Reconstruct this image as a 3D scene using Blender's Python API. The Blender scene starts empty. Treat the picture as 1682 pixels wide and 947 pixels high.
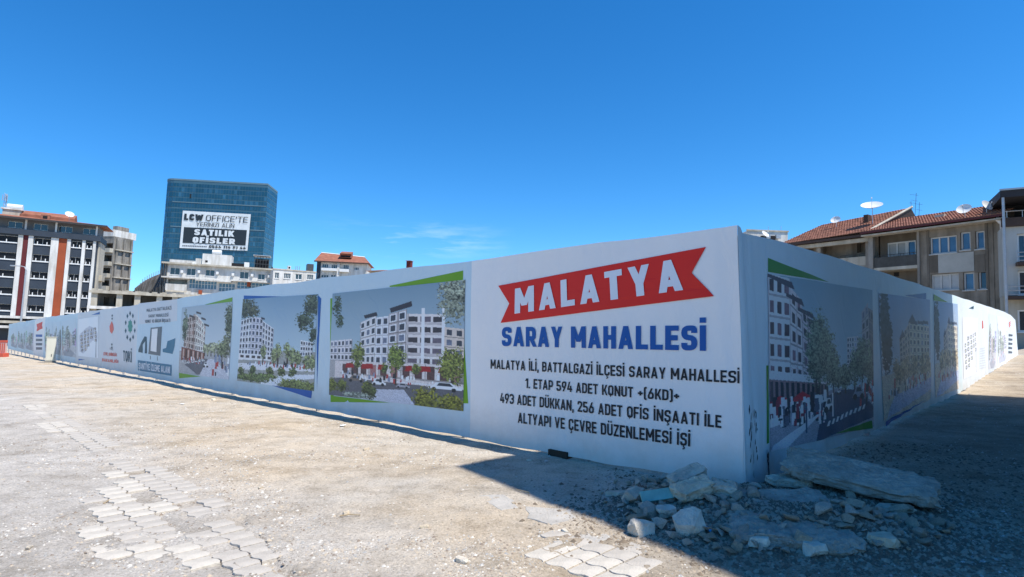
import bpy, bmesh, math, random
import numpy as np
from mathutils import Vector, Matrix

random.seed(7)
RNG = np.random.default_rng(7)
SC = bpy.context.scene
COL = SC.collection
R = math.radians

# ------------------------------------------------------------------ camera
F, CX, CY = 960.0, 841.0, 473.5          # focal length and centre in photograph pixels
PITCH = math.atan((551 - 473.5) / F)
EYE = Vector((0, 0, 1.6))
cam_d = bpy.data.cameras.new('camera')
cam_d.sensor_width = 36
cam_d.lens = 36 * F / 1682
cam_d.clip_start = 0.05
cam_d.clip_end = 5000
cam = bpy.data.objects.new('camera', cam_d)
COL.objects.link(cam)
cam.location = EYE
cam.rotation_euler = (math.pi / 2 + PITCH, 0, 0)
SC.camera = cam

# ------------------------------------------------------------------ sun and sky
SUN = Vector((0.50, -0.31, 1.0)).normalized()       # direction towards the sun
W = bpy.data.worlds.new("World")
SC.world = W
W.use_nodes = True
nt = W.node_tree
nt.nodes.clear()
sky = nt.nodes.new('ShaderNodeTexSky')
sky.sky_type = 'NISHITA'
sky.sun_disc = False
sky.sun_elevation = math.asin(SUN.z)
sky.sun_rotation = math.atan2(SUN.x, SUN.y)
sky.altitude = 900
sky.air_density = 1.0
sky.dust_density = 0.0
sky.ozone_density = 3.0
hsv = nt.nodes.new('ShaderNodeHueSaturation')
hsv.inputs['Saturation'].default_value = 1.17
hsv.inputs['Value'].default_value = 1.0
tc = nt.nodes.new('ShaderNodeTexCoord')
# one faint wisp of cirrus low in the sky and a few stray threads
mp = nt.nodes.new('ShaderNodeMapping')
mp.inputs['Scale'].default_value = (5, 5, 34)
mp.inputs['Rotation'].default_value = (0, R(-4), 0)
nz = nt.nodes.new('ShaderNodeTexNoise')
nz.inputs['Scale'].default_value = 1.7
nz.inputs['Detail'].default_value = 7
nz.inputs['Roughness'].default_value = 0.62
rp = nt.nodes.new('ShaderNodeValToRGB')
rp.color_ramp.elements[0].position = 0.50
rp.color_ramp.elements[1].position = 0.80
sep = nt.nodes.new('ShaderNodeSeparateXYZ')
mr = nt.nodes.new('ShaderNodeMapRange')            # the band low above the roofs
mr.inputs['From Min'].default_value = 0.20
mr.inputs['From Max'].default_value = 0.155
mr2 = nt.nodes.new('ShaderNodeMapRange')
mr2.inputs['From Min'].default_value = 0.125
mr2.inputs['From Max'].default_value = 0.15
ml = nt.nodes.new('ShaderNodeMath'); ml.operation = 'MULTIPLY'
ml2 = nt.nodes.new('ShaderNodeMath'); ml2.operation = 'MULTIPLY'
ml3 = nt.nodes.new('ShaderNodeMath'); ml3.operation = 'MULTIPLY'
ab = nt.nodes.new('ShaderNodeMath'); ab.operation = 'ADD'; ab.inputs[1].default_value = 0.16
ab2 = nt.nodes.new('ShaderNodeMath'); ab2.operation = 'ABSOLUTE'
mx_ = nt.nodes.new('ShaderNodeMapRange'); mx_.inputs['From Min'].default_value = 0.17; mx_.inputs['From Max'].default_value = 0.03; mx_.inputs['To Max'].default_value = 0.5
mix = nt.nodes.new('ShaderNodeMixRGB')
mix.inputs[2].default_value = (6.5, 7.6, 8.8, 1)
bg = nt.nodes.new('ShaderNodeBackground')
bg.inputs['Strength'].default_value = 0.132
wo = nt.nodes.new('ShaderNodeOutputWorld')
L = nt.links.new
tint = nt.nodes.new('ShaderNodeMixRGB'); tint.blend_type = 'MULTIPLY'; tint.inputs[0].default_value = 1
tint.inputs[2].default_value = (0.71, 0.96, 1.17, 1)
L(sky.outputs[0], tint.inputs[1]); L(tint.outputs[0], hsv.inputs['Color'])
L(tc.outputs['Generated'], mp.inputs['Vector']); L(mp.outputs[0], nz.inputs['Vector'])
L(nz.outputs['Fac'], rp.inputs[0])
L(tc.outputs['Generated'], sep.inputs[0])
L(sep.outputs['Z'], mr.inputs['Value']); L(sep.outputs['Z'], mr2.inputs['Value'])
L(mr.outputs[0], ml.inputs[0]); L(mr2.outputs[0], ml.inputs[1])
L(ml.outputs[0], ml2.inputs[0]); L(rp.outputs['Color'], ml2.inputs[1])
L(ml2.outputs[0], ml3.inputs[0]); L(sep.outputs['X'], ab.inputs[0]); L(ab.outputs[0], ab2.inputs[0]); L(ab2.outputs[0], mx_.inputs['Value']); L(mx_.outputs[0], ml3.inputs[1])
L(ml3.outputs[0], mix.inputs['Fac']); L(hsv.outputs[0], mix.inputs[1])
L(mix.outputs[0], bg.inputs['Color']); L(bg.outputs[0], wo.inputs['Surface'])

sun_d = bpy.data.lights.new('sun', 'SUN')
sun_d.energy = 4.8
sun_d.angle = R(0.5)
sun_d.color = (1.0, 0.955, 0.88)
sun_o = bpy.data.objects.new('sun', sun_d)
COL.objects.link(sun_o)
sun_o.location = (10, -5, 40)
sun_o.rotation_euler = SUN.to_track_quat('Z', 'Y').to_euler()

SC.view_settings.view_transform = 'Standard'
SC.view_settings.look = 'None'
SC.view_settings.exposure = 0.38
SC.view_settings.gamma = 1

# ------------------------------------------------------------------ pixel geometry
cp, sp_ = math.cos(PITCH), math.sin(PITCH)
def ray(px, py):
    a, b = (px - CX) / F, -(py - CY) / F
    return Vector((a, cp - b * sp_, sp_ + b * cp))
def ground(px, py, z=0.0):
    r = ray(px, py)
    return EYE + r * ((z - EYE.z) / r.z)

# ------------------------------------------------------------------ noise
def vnoise(x, y, seed=0):
    xi = np.floor(x).astype(np.int64); yi = np.floor(y).astype(np.int64)
    xf = x - xi; yf = y - yi
    u = xf * xf * (3 - 2 * xf); v = yf * yf * (3 - 2 * yf)
    def h(a, b):
        n = (a * 374761393 + b * 668265263 + seed * 1442695041) & 0xffffffff
        n = ((n ^ (n >> 13)) * 1274126177) & 0xffffffff
        return ((n ^ (n >> 16)) & 0xffff) / 65535.0
    return (h(xi, yi) * (1 - u) + h(xi + 1, yi) * u) * (1 - v) + (h(xi, yi + 1) * (1 - u) + h(xi + 1, yi + 1) * u) * v
def fbm(x, y, oct=4, seed=0, gain=0.5):
    s = 0; a = 1; t = 0
    for i in range(oct):
        s = s + a * vnoise(x * 2 ** i + 17.3 * i, y * 2 ** i - 9.1 * i, seed + i)
        t += a; a *= gain
    return s / t

# ------------------------------------------------------------------ materials
def lin(c):
    return tuple(((v / 255) / 12.92 if v / 255 <= 0.04045 else ((v / 255 + 0.055) / 1.055) ** 2.4) for v in c)
MATS = {}
def mat(name, col, rough=0.85, var=0.18, scale=0.8, bump=0.0, bscale=30, metal=0.0, spec=0.3, streak=0.0):
    if name in MATS: return MATS[name]
    m = bpy.data.materials.new(name)
    m.use_nodes = True
    n = m.node_tree; b = n.nodes['Principled BSDF']
    b.inputs['Roughness'].default_value = rough
    b.inputs['Metallic'].default_value = metal
    b.inputs['Specular IOR Level'].default_value = spec
    t = n.nodes.new('ShaderNodeTexCoord')
    no = n.nodes.new('ShaderNodeTexNoise'); no.inputs['Scale'].default_value = scale
    no.inputs['Detail'].default_value = 8; no.inputs['Roughness'].default_value = 0.65
    n.links.new(t.outputs['Object'], no.inputs['Vector'])
    r_ = n.nodes.new('ShaderNodeValToRGB')
    r_.color_ramp.elements[0].position = 0.3; r_.color_ramp.elements[1].position = 0.7
    r_.color_ramp.elements[0].color = tuple(max(0, c * (1 - var)) for c in col) + (1,)
    r_.color_ramp.elements[1].color = tuple(min(1, c * (1 + var * 0.6)) for c in col) + (1,)
    n.links.new(no.outputs['Fac'], r_.inputs[0])
    out = r_.outputs['Color']
    if streak > 0:                                   # rain streaks down a wall
        mp_ = n.nodes.new('ShaderNodeMapping'); mp_.inputs['Scale'].default_value = (1.3, 1.3, 0.22)
        n2 = n.nodes.new('ShaderNodeTexNoise'); n2.inputs['Scale'].default_value = 1.0; n2.inputs['Detail'].default_value = 6
        n.links.new(t.outputs['Object'], mp_.inputs[0]); n.links.new(mp_.outputs[0], n2.inputs['Vector'])
        r2 = n.nodes.new('ShaderNodeValToRGB')
        r2.color_ramp.elements[0].position = 0.35; r2.color_ramp.elements[1].position = 0.62
        g = 1 - streak
        r2.color_ramp.elements[0].color = (g, g * 0.97, g * 0.92, 1); r2.color_ramp.elements[1].color = (1, 1, 1, 1)
        n.links.new(n2.outputs['Fac'], r2.inputs[0])
        mx = n.nodes.new('ShaderNodeMixRGB'); mx.blend_type = 'MULTIPLY'; mx.inputs[0].default_value = 1
        n.links.new(out, mx.inputs[1]); n.links.new(r2.outputs[0], mx.inputs[2]); out = mx.outputs[0]
    n.links.new(out, b.inputs['Base Color'])
    if bump > 0:
        n3 = n.nodes.new('ShaderNodeTexNoise'); n3.inputs['Scale'].default_value = bscale; n3.inputs['Detail'].default_value = 6
        n.links.new(t.outputs['Object'], n3.inputs['Vector'])
        bu = n.nodes.new('ShaderNodeBump'); bu.inputs['Strength'].default_value = bump; bu.inputs['Distance'].default_value = 0.02
        n.links.new(n3.outputs['Fac'], bu.inputs['Height']); n.links.new(bu.outputs[0], b.inputs['Normal'])
    MATS[name] = m
    return m
def attr_mat(name, rough=0.55, bump=0.04):
    """print on vinyl: the colour comes from the mesh's colour attribute, weave from noise"""
    if name in MATS: return MATS[name]
    m = bpy.data.materials.new(name); m.use_nodes = True
    n = m.node_tree; b = n.nodes['Principled BSDF']
    a = n.nodes.new('ShaderNodeVertexColor'); a.layer_name = 'print'
    n.links.new(a.outputs['Color'], b.inputs['Base Color'])
    b.inputs['Roughness'].default_value = rough
    b.inputs['Specular IOR Level'].default_value = 0.35
    t = n.nodes.new('ShaderNodeTexCoord')
    n3 = n.nodes.new('ShaderNodeTexNoise'); n3.inputs['Scale'].default_value = 9; n3.inputs['Detail'].default_value = 4
    n.links.new(t.outputs['Object'], n3.inputs['Vector'])
    bu = n.nodes.new('ShaderNodeBump'); bu.inputs['Strength'].default_value = bump * 4; bu.inputs['Distance'].default_value = 0.01
    n.links.new(n3.outputs['Fac'], bu.inputs['Height']); n.links.new(bu.outputs[0], b.inputs['Normal'])
    MATS[name] = m
    return m

M_glass = mat('window_glass', (0.03, 0.045, 0.06), 0.08, 0.5, 0.7, spec=0.8)
M_dkglass = mat('dull_dark_glass', (0.012, 0.013, 0.016), 0.5, 0.5, 0.7, spec=0.25)
M_glass_b = mat('blue_window_glass', (0.06, 0.13, 0.22), 0.08, 0.4, 0.7, spec=0.8)
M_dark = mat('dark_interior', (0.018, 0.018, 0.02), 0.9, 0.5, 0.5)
M_white = mat('white_render', (0.68, 0.67, 0.64), 0.8, 0.12, 0.6, streak=0.3)
M_wframe = mat('white_window_frame', (0.72, 0.72, 0.70), 0.5, 0.06, 2)
M_cream = mat('cream_render', (0.50, 0.46, 0.38), 0.85, 0.15, 0.5, streak=0.3)
M_conc = mat('weathered_concrete', (0.30, 0.28, 0.25), 0.9, 0.25, 0.6, 0.3, 8, streak=0.4)
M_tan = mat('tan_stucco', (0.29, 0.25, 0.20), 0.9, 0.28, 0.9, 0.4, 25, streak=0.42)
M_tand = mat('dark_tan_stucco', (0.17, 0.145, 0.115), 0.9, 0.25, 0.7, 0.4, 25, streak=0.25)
M_slate = mat('slate_cladding', (0.038, 0.05, 0.068), 0.6, 0.2, 0.5)
M_brick = mat('rust_red_cladding', (0.33, 0.075, 0.03), 0.8, 0.2, 0.4)
M_maroon = mat('maroon_cladding', (0.12, 0.022, 0.025), 0.8, 0.2, 0.4)
M_tile = mat('terracotta_tiles', (0.30, 0.12, 0.075), 0.85, 0.35, 1.2)
M_tile2 = mat('faded_terracotta_tiles', (0.33, 0.15, 0.10), 0.85, 0.45, 1.4)
M_steel = mat('dark_steel', (0.10, 0.10, 0.10), 0.5, 0.3, 3, metal=0.6)
M_galv = mat('galvanised_steel', (0.45, 0.46, 0.47), 0.45, 0.15, 3, metal=0.5)
M_dish = mat('dish_paint', (0.72, 0.72, 0.70), 0.45, 0.08, 2)
M_tower = mat('tower_mullion', (0.05, 0.12, 0.17), 0.4, 0.1, 0.05)
M_brown = mat('dark_brown_trim', (0.07, 0.045, 0.035), 0.7, 0.2, 1)

# ------------------------------------------------------------------ mesh building
class MB:
    def __init__(s): s.v = []; s.f = []
    def poly(s, pts):
        i = len(s.v); s.v += [tuple(p) for p in pts]; s.f.append(tuple(range(i, i + len(pts)))); return s
    def box(s, x0, y0, z0, x1, y1, z1):
        i = len(s.v)
        s.v += [(x0, y0, z0), (x1, y0, z0), (x1, y1, z0), (x0, y1, z0), (x0, y0, z1), (x1, y0, z1), (x1, y1, z1), (x0, y1, z1)]
        for q in ((0, 3, 2, 1), (4, 5, 6, 7), (0, 1, 5, 4), (1, 2, 6, 5), (2, 3, 7, 6), (3, 0, 4, 7)):
            s.f.append(tuple(i + k for k in q))
        return s
    def tube(s, pts, r, n=6, r2=None, cap=True):
        pts = [Vector(p) for p in pts]; rings = []
        for k, p in enumerate(pts):
            d = (pts[min(k + 1, len(pts) - 1)] - pts[max(k - 1, 0)]).normalized()
            a = d.cross(Vector((0, 0, 1)))
            if a.length < 1e-3: a = Vector((1, 0, 0))
            a.normalize(); b = d.cross(a)
            rr = r if r2 is None else r + (r2 - r) * k / (len(pts) - 1)
            base = len(s.v)
            for j in range(n):
                t = 2 * math.pi * j / n
                s.v.append(tuple(p + a * (rr * math.cos(t)) + b * (rr * math.sin(t))))
            rings.append(base)
        for k in range(len(rings) - 1):
            for j in range(n):
                s.f.append((rings[k] + j, rings[k] + (j + 1) % n, rings[k + 1] + (j + 1) % n, rings[k + 1] + j))
        if cap:
            s.f.append(tuple(rings[0] + j for j in reversed(range(n)))); s.f.append(tuple(rings[-1] + j for j in range(n)))
        return s
    def prism(s, prof, x0, x1):
        """profile of (y, z) points swept from x0 to x1"""
        n = len(prof); i = len(s.v)
        s.v += [(x0, y, z) for y, z in prof] + [(x1, y, z) for y, z in prof]
        for k in range(n): s.f.append((i + k, i + (k + 1) % n, i + n + (k + 1) % n, i + n + k))
        s.f.append(tuple(i + k for k in reversed(range(n)))); s.f.append(tuple(i + n + k for k in range(n)))
        return s
    def extrude(s, pts, z0, z1):
        n = len(pts); i = len(s.v)
        s.v += [(p[0], p[1], z0) for p in pts] + [(p[0], p[1], z1) for p in pts]
        for k in range(n): s.f.append((i + k, i + (k + 1) % n, i + n + (k + 1) % n, i + n + k))
        s.f.append(tuple(i + k for k in reversed(range(n)))); s.f.append(tuple(i + n + k for k in range(n)))
        return s
    def mesh(s, name, m):
        me = bpy.data.meshes.new(name); me.from_pydata(s.v, [], s.f)
        if m: me.materials.append(m)
        bm = bmesh.new(); bm.from_mesh(me); bmesh.ops.recalc_face_normals(bm, faces=bm.faces); bm.to_mesh(me); bm.free()
        return me
    def build(s, name, m, parent=None, bevel=0.0, **kw):
        o = link(name, s.mesh(name, m), parent, **kw)
        if bevel:
            b = o.modifiers.new('bevel', 'BEVEL'); b.width = bevel; b.segments = 2; b.limit_method = 'ANGLE'
        return o
def link(name, data, parent=None, **kw):
    o = bpy.data.objects.new(name, data); COL.objects.link(o)
    if parent is not None: o.parent = parent
    for k, v in kw.items(): o[k] = v
    return o
def box(name, m, parent, x0, y0, z0, x1, y1, z1, bevel=0, **kw):
    return MB().box(x0, y0, z0, x1, y1, z1).build(name, m, parent, bevel, **kw)
def thing(name, label, cat, mw=None, group=None):
    o = bpy.data.objects.new(name, None); COL.objects.link(o)
    o.empty_display_size = 0.3
    o['label'] = label; o['category'] = cat
    if group: o['group'] = group
    if mw is not None: o.matrix_world = mw
    return o
def tag(o, label, cat, group=None):
    o['label'] = label; o['category'] = cat
    if group: o['group'] = group
    return o

# ================================================================== GROUND
DIR_L = Vector((-976, 960 * 1.0, 0)).normalized()      # along the left wing, away
DIR_R = Vector((944, 960 * 1.0, 0)).normalized()       # along the right wing, away
def unit(a): return a / a.length
ZC = 0.055
CORNER = ground(1225, 799, ZC); CORNER.z = 0
# patches where the old paving shows through the dust, as photograph outlines carried to the ground
def gp(pts): return [ground(x, y) for x, y in pts]
LIGHT = [gp(p) for p in (
    [(276, 896), (345, 886), (352, 902), (378, 915), (410, 947), (320, 955), (296, 925)],
    [(138, 905), (168, 899), (252, 898), (268, 914), (190, 918), (142, 917)],
    [(166, 832), (210, 836), (262, 818), (272, 838), (212, 852), (160, 846)],
    [(120, 872), (178, 866), (186, 886), (142, 893), (116, 888)],
    [(168, 755), (186, 757), (200, 780), (228, 806), (246, 824), (205, 828), (172, 822), (166, 800), (196, 797), (186, 780)],
    [(38, 664), (70, 664), (84, 678), (52, 680)],
    [(66, 693), (104, 693), (116, 709), (78, 711)],
    [(884, 906), (920, 893), (1040, 926), (1085, 950), (940, 955), (905, 932)],
    [(984, 882), (1010, 884), (1004, 896), (975, 892)])]
GREY = [gp(p) for p in (
    [(60, 680), (112, 680), (150, 700), (190, 735), (205, 760), (150, 745), (110, 715)],
    [(150, 745), (186, 757), (205, 780), (262, 800), (330, 880), (345, 888), (352, 902), (378, 915), (440, 960), (500, 990), (430, 880), (330, 800), (250, 765)],
    [(150, 820), (246, 824), (330, 880), (250, 896), (180, 880), (150, 850)],
    [(905, 880), (960, 872), (1060, 900), (1095, 935), (1040, 926), (920, 893)])]
def inside(x, y, poly):
    c = np.zeros(np.shape(x), bool); n = len(poly)
    for i in range(n):
        x1, y1 = poly[i][0], poly[i][1]; x2, y2 = poly[(i + 1) % n][0], poly[(i + 1) % n][1]
        cond = ((y1 > y) != (y2 > y)) & (x < (x2 - x1) * (y - y1) / (y2 - y1 + 1e-12) + x1)
        c ^= cond
    return c
MOUND = [(1290, 862, 1.0, 0.62, 0.16), (1160, 835, 0.7, 0.5, 0.09), (1400, 815, 0.75, 0.55, 0.12), (1420, 880, 0.6, 0.5, 0.05), (1240, 815, 0.5, 0.4, 0.08)]
MOUNDG = [(ground(a, b), c, d, e) for a, b, c, d, e in MOUND]
def terrain(x, y, fine=True):
    x = np.asarray(x, float); y = np.asarray(y, float)
    s = (x - CORNER.x) * DIR_R.x + (y - CORNER.y) * DIR_R.y
    lat = (x - CORNER.x) * DIR_R.y - (y - CORNER.y) * DIR_R.x
    ramp = np.clip(s - 13, 0, 26); rise = 0.0335 * ramp * np.clip((lat + 3) / 3, 0, 1)
    h = rise * (0.85 + 0.15 * np.clip(ramp / 4, 0, 1))
    dist = np.hypot(x, y)
    h = h + (fbm(x * 0.5, y * 0.5, 3, 5) - 0.5) * 0.05 * np.clip(dist / 8, 0.3, 1.6)
    h = h + (fbm(x * 3.1, y * 3.1, 4, 9) - 0.5) * 0.022
    near = np.clip(1.4 - dist / 14, 0, 1)
    h = h + (fbm(x * 14, y * 14, 3, 21) - 0.5) * 0.012 * near
    for c, rx, ry, hh in MOUNDG:
        d2 = ((x - c.x) / rx) ** 2 + ((y - c.y) / ry) ** 2
        h = h + hh * np.exp(-d2 * 1.6) * (0.7 + 0.6 * fbm(x * 4, y * 4, 3, 31))
    # the paving patches are flatter and a little lower, so the stones show
    pm = np.zeros(np.shape(x))
    for p in LIGHT + GREY:
        cx = sum(q.x for q in p) / len(p); cy = sum(q.y for q in p) / len(p)
        jx = (fbm(x * 6, y * 6, 2, 41) - 0.5) * 0.22; jy = (fbm(x * 6 + 9, y * 6, 2, 43) - 0.5) * 0.22
        pm = np.maximum(pm, inside(x + jx, y + jy, p).astype(float))
    h = np.where(pm > 0, -0.006 + (fbm(x * 3, y * 3, 5, 51) - 0.5) * 0.052, h)
    return h
def hz(x, y): return float(terrain(np.array([x]), np.array([y]))[0])

def axis(lo, f0, f1, hi, step, grow):
    a = list(np.arange(f0, f1, step)); d = step
    v = f1; up = []
    while v < hi: up.append(v); d *= grow; v += d
    up.append(hi)
    d = step; v = f0 - step; dn = []
    while v > lo: dn.append(v); d *= grow; v -= d
    dn.append(lo)
    return np.array(dn[::-1] + a + up)
xs = axis(-900, -6.5, 5.6, 900, 0.032, 1.07)
ys = axis(-200, 3.0, 9.0, 1500, 0.030, 1.05)
GX, GY = np.meshgrid(xs, ys)
GZ = terrain(GX, GY)
me = bpy.data.meshes.new('ground')
nx, ny = len(xs), len(ys)
vs = np.stack([GX, GY, GZ], -1).reshape(-1, 3)
idx = (np.arange(ny - 1)[:, None] * nx + np.arange(nx - 1)[None]).reshape(-1)
qs = np.stack([idx, idx + 1, idx + 1 + nx, idx + nx], -1)
me.vertices.add(len(vs)); me.vertices.foreach_set('co', vs.ravel())
me.loops.add(qs.size); me.loops.foreach_set('vertex_index', qs.ravel())
me.polygons.add(len(qs)); me.polygons.foreach_set('loop_start', np.arange(len(qs)) * 4)
me.update(calc_edges=True)
me.polygons.foreach_set('use_smooth', np.ones(len(qs), bool))
gm = bpy.data.materials.new('dusty_gravel_ground'); gm.use_nodes = True
n = gm.node_tree; b = n.nodes['Principled BSDF']; b.inputs['Roughness'].default_value = 0.95; b.inputs['Specular IOR Level'].default_value = 0.15
t = n.nodes.new('ShaderNodeTexCoord')
def noise_n(sc, det, ro=0.6, vec=None):
    q = n.nodes.new('ShaderNodeTexNoise'); q.inputs['Scale'].default_value = sc; q.inputs['Detail'].default_value = det; q.inputs['Roughness'].default_value = ro
    n.links.new(vec or t.outputs['Object'], q.inputs['Vector']); return q
def ramp_n(src, e):
    q = n.nodes.new('ShaderNodeValToRGB'); cr = q.color_ramp
    while len(cr.elements) < len(e): cr.elements.new(0.5)
    for el, (p, c) in zip(cr.elements, e): el.position = p; el.color = tuple(c) + (1,) if len(c) == 3 else c
    n.links.new(src, q.inputs[0]); return q
def mixc(f, a, c, bt='MIX'):
    q = n.nodes.new('ShaderNodeMixRGB'); q.blend_type = bt
    if isinstance(f, float): q.inputs[0].default_value = f
    else: n.links.new(f, q.inputs[0])
    n.links.new(a, q.inputs[1]); n.links.new(c, q.inputs[2]); return q
gmp = n.nodes.new('ShaderNodeMapping'); gmp.inputs['Rotation'].default_value = (0, 0, math.radians(45)); gmp.inputs['Scale'].default_value = (.6, 1.3, 1); n.links.new(t.outputs['Object'], gmp.inputs[0])
big = ramp_n(noise_n(0.35, 5, 0.6).outputs['Fac'], [(0.36, (0.60, 0.54, 0.46)), (0.5, (0.62, 0.53, 0.42)), (0.64, (0.64, 0.52, 0.38))])
mid = ramp_n(noise_n(2.3, 7, 0.7).outputs['Fac'], [(0.33, (0.66, 0.64, 0.61)), (0.52, (1, 1, 1)), (0.72, (1.13, 1.13, 1.12))])
fin = ramp_n(noise_n(34, 6, 0.75).outputs['Fac'], [(0.34, (0.42, 0.40, 0.37)), (0.46, (0.86, 0.86, 0.85)), (0.6, (1, 1, 1)), (0.74, (1.18, 1.18, 1.18))])
vo = n.nodes.new('ShaderNodeTexVoronoi'); vo.inputs['Scale'].default_value = 52; n.links.new(t.outputs['Object'], vo.inputs['Vector'])
vr = ramp_n(vo.outputs['Distance'], [(0.0, (1.1, 1.1, 1.1)), (0.45, (1, 1, 1)), (0.8, (0.72, 0.71, 0.69))])
# grey dusty lane on the left, following the old paving
g1 = n.nodes.new('ShaderNodeSeparateXYZ'); n.links.new(t.outputs['Object'], g1.inputs[0])
dt = n.nodes.new('ShaderNodeVectorMath'); dt.operation = 'DOT_PRODUCT'
dt.inputs[1].default_value = (DIR_L.y, -DIR_L.x, 0); n.links.new(t.outputs['Object'], dt.inputs[0])
nw = noise_n(0.9, 5, 0.6)
ad = n.nodes.new('ShaderNodeMath'); ad.operation = 'MULTIPLY_ADD'; ad.inputs[1].default_value = 2.6; n.links.new(nw.outputs['Fac'], ad.inputs[0]); n.links.new(dt.outputs['Value'], ad.inputs[2])
lane = n.nodes.new('ShaderNodeMapRange'); lane.inputs['From Min'].default_value = 4.4; lane.inputs['From Max'].default_value = 2.9
n.links.new(ad.outputs[0], lane.inputs['Value'])
lc = n.nodes.new('ShaderNodeRGB'); lc.outputs[0].default_value = (0.585, 0.535, 0.475, 1)
c1 = mixc(lane.outputs[0], big.outputs[0], lc.outputs[0])
# darker brown earth in the alley on the right
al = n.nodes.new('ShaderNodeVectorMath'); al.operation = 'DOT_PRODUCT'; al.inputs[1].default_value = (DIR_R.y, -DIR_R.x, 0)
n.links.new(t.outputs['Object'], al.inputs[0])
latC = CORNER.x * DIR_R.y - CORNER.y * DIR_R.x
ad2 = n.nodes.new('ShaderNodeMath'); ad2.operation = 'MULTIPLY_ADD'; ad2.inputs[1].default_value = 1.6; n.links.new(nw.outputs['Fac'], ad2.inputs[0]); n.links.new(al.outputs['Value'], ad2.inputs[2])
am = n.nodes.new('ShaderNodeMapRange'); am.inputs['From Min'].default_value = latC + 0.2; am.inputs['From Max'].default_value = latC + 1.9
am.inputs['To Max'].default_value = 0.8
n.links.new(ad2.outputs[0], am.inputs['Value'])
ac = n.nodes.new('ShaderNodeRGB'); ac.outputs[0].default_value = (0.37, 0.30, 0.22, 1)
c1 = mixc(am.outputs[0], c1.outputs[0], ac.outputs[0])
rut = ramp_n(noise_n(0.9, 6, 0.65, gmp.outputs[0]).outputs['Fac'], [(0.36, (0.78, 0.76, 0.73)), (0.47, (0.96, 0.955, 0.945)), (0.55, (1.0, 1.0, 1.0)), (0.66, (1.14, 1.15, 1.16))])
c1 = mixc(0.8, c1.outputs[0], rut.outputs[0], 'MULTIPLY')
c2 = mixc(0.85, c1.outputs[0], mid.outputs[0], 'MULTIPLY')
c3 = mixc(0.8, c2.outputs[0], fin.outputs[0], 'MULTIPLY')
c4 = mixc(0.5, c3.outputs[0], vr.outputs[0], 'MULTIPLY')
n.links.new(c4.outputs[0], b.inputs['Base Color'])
bu = n.nodes.new('ShaderNodeBump'); bu.inputs['Strength'].default_value = 0.9; bu.inputs['Distance'].default_value = 0.02
bn = noise_n(48, 6, 0.75); n.links.new(bn.outputs['Fac'], bu.inputs['Height'])
bu2 = n.nodes.new('ShaderNodeBump'); bu2.inputs['Strength'].default_value = 0.5; bu2.inputs['Distance'].default_value = 0.03
bn2 = noise_n(9, 6, 0.7); n.links.new(bn2.outputs['Fac'], bu2.inputs['Height']); n.links.new(bu.outputs[0], bu2.inputs['Normal'])
n.links.new(bu2.outputs[0], b.inputs['Normal'])
me.materials.append(gm)
link('ground', me, None, kind='structure')

# ------------------------------------------------------------------ paving stones of the old pavement
PD, QD = -DIR_L, Vector((DIR_L.y, -DIR_L.x, 0)) * 1.0      # along the wall / across it
pave = bpy.data.objects.new('pavement', None); COL.objects.link(pave); pave['kind'] = 'structure'
def paver_mesh(i):
    w, l = 0.192, 0.196
    pts = []
    N = 6
    def wig(t): return 0.017 * math.sin(2 * math.pi * t)
    for k in range(N): pts.append((-w / 2 + w * k / N, -l / 2))
    for k in range(N): pts.append((w / 2 + wig(k / N), -l / 2 + l * k / N))
    for k in range(N): pts.append((w / 2 - w * k / N, l / 2))
    for k in range(N): pts.append((-w / 2 + wig(1 - k / N), l / 2 - l * k / N))
    rr = random.Random(i)
    pts = [(x * 0.97 + rr.uniform(-.0022, .0022), y * 0.955 + rr.uniform(-.0022, .0022)) for x, y in pts]
    n_ = len(pts); m = MB()
    m.v = [(x, y, -0.05) for x, y in pts] + [(x, y, -0.003) for x, y in pts] + [(x * .98, y * .975, 0) for x, y in pts]
    for k in range(n_):
        k2 = (k + 1) % n_
        m.f += [(k, k2, n_ + k2, n_ + k), (n_ + k, n_ + k2, 2 * n_ + k2, 2 * n_ + k)]
    m.f.append(tuple(2 * n_ + k for k in range(n_)))
    return m
MP_L = mat('pale_paver', (0.56, 0.51, 0.435), 0.9, 0.28, 4, 0.4, 60)
MP_G = mat('grey_paver', (0.485, 0.44, 0.38), 0.9, 0.26, 4, 0.4, 60)
PM_L = [paver_mesh(i).mesh('paver', MP_L) for i in range(3)]
PM_G = [paver_mesh(i + 5).mesh('paver', MP_G) for i in range(3)]
base = ground(300, 900)
ang = math.atan2(QD.y, QD.x)
rest = []
cells = []
for i in range(-60, 60):
    for j in range(-90, 90):
        off = 0.0
        p = base + QD * (i * 0.200) + PD * (j * 0.203)
        if not (0 < p.y < 22): continue
        for lst, light in ((LIGHT, True), (GREY, False)):
            if any(inside(np.array([p.x]), np.array([p.y]), q)[0] for q in lst):
                cells.append((math.hypot(p.x, p.y), p, light)); break
cells.sort(key=lambda c: c[0])
cnt = 0
for d, p, light in cells:
    if random.random() < (0.05 if light else 0.12): continue
    z = (0.007 if light else 0.003) + random.uniform(-0.003, 0.003)
    ms = random.choice(PM_L if light else PM_G)
    if cnt < 295:
        o = link('paver', ms, pave); o.location = (p.x, p.y, z); o.rotation_euler = (random.uniform(-.01, .01), random.uniform(-.01, .01), ang + random.uniform(-.01, .01)); cnt += 1
    else: rest.append((p, z, ms))
if rest:
    m = MB()
    for p, z, ms in rest:
        i0 = len(m.v); ca, sa = math.cos(ang), math.sin(ang)
        m.v += [(p.x + v.co.x * ca - v.co.y * sa, p.y + v.co.x * sa + v.co.y * ca, z + v.co.z) for v in ms.vertices]
        m.f += [tuple(i0 + k for k in f.vertices) for f in ms.polygons]
    m.build('worn_paving', MP_G, pave, kind='stuff')

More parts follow.
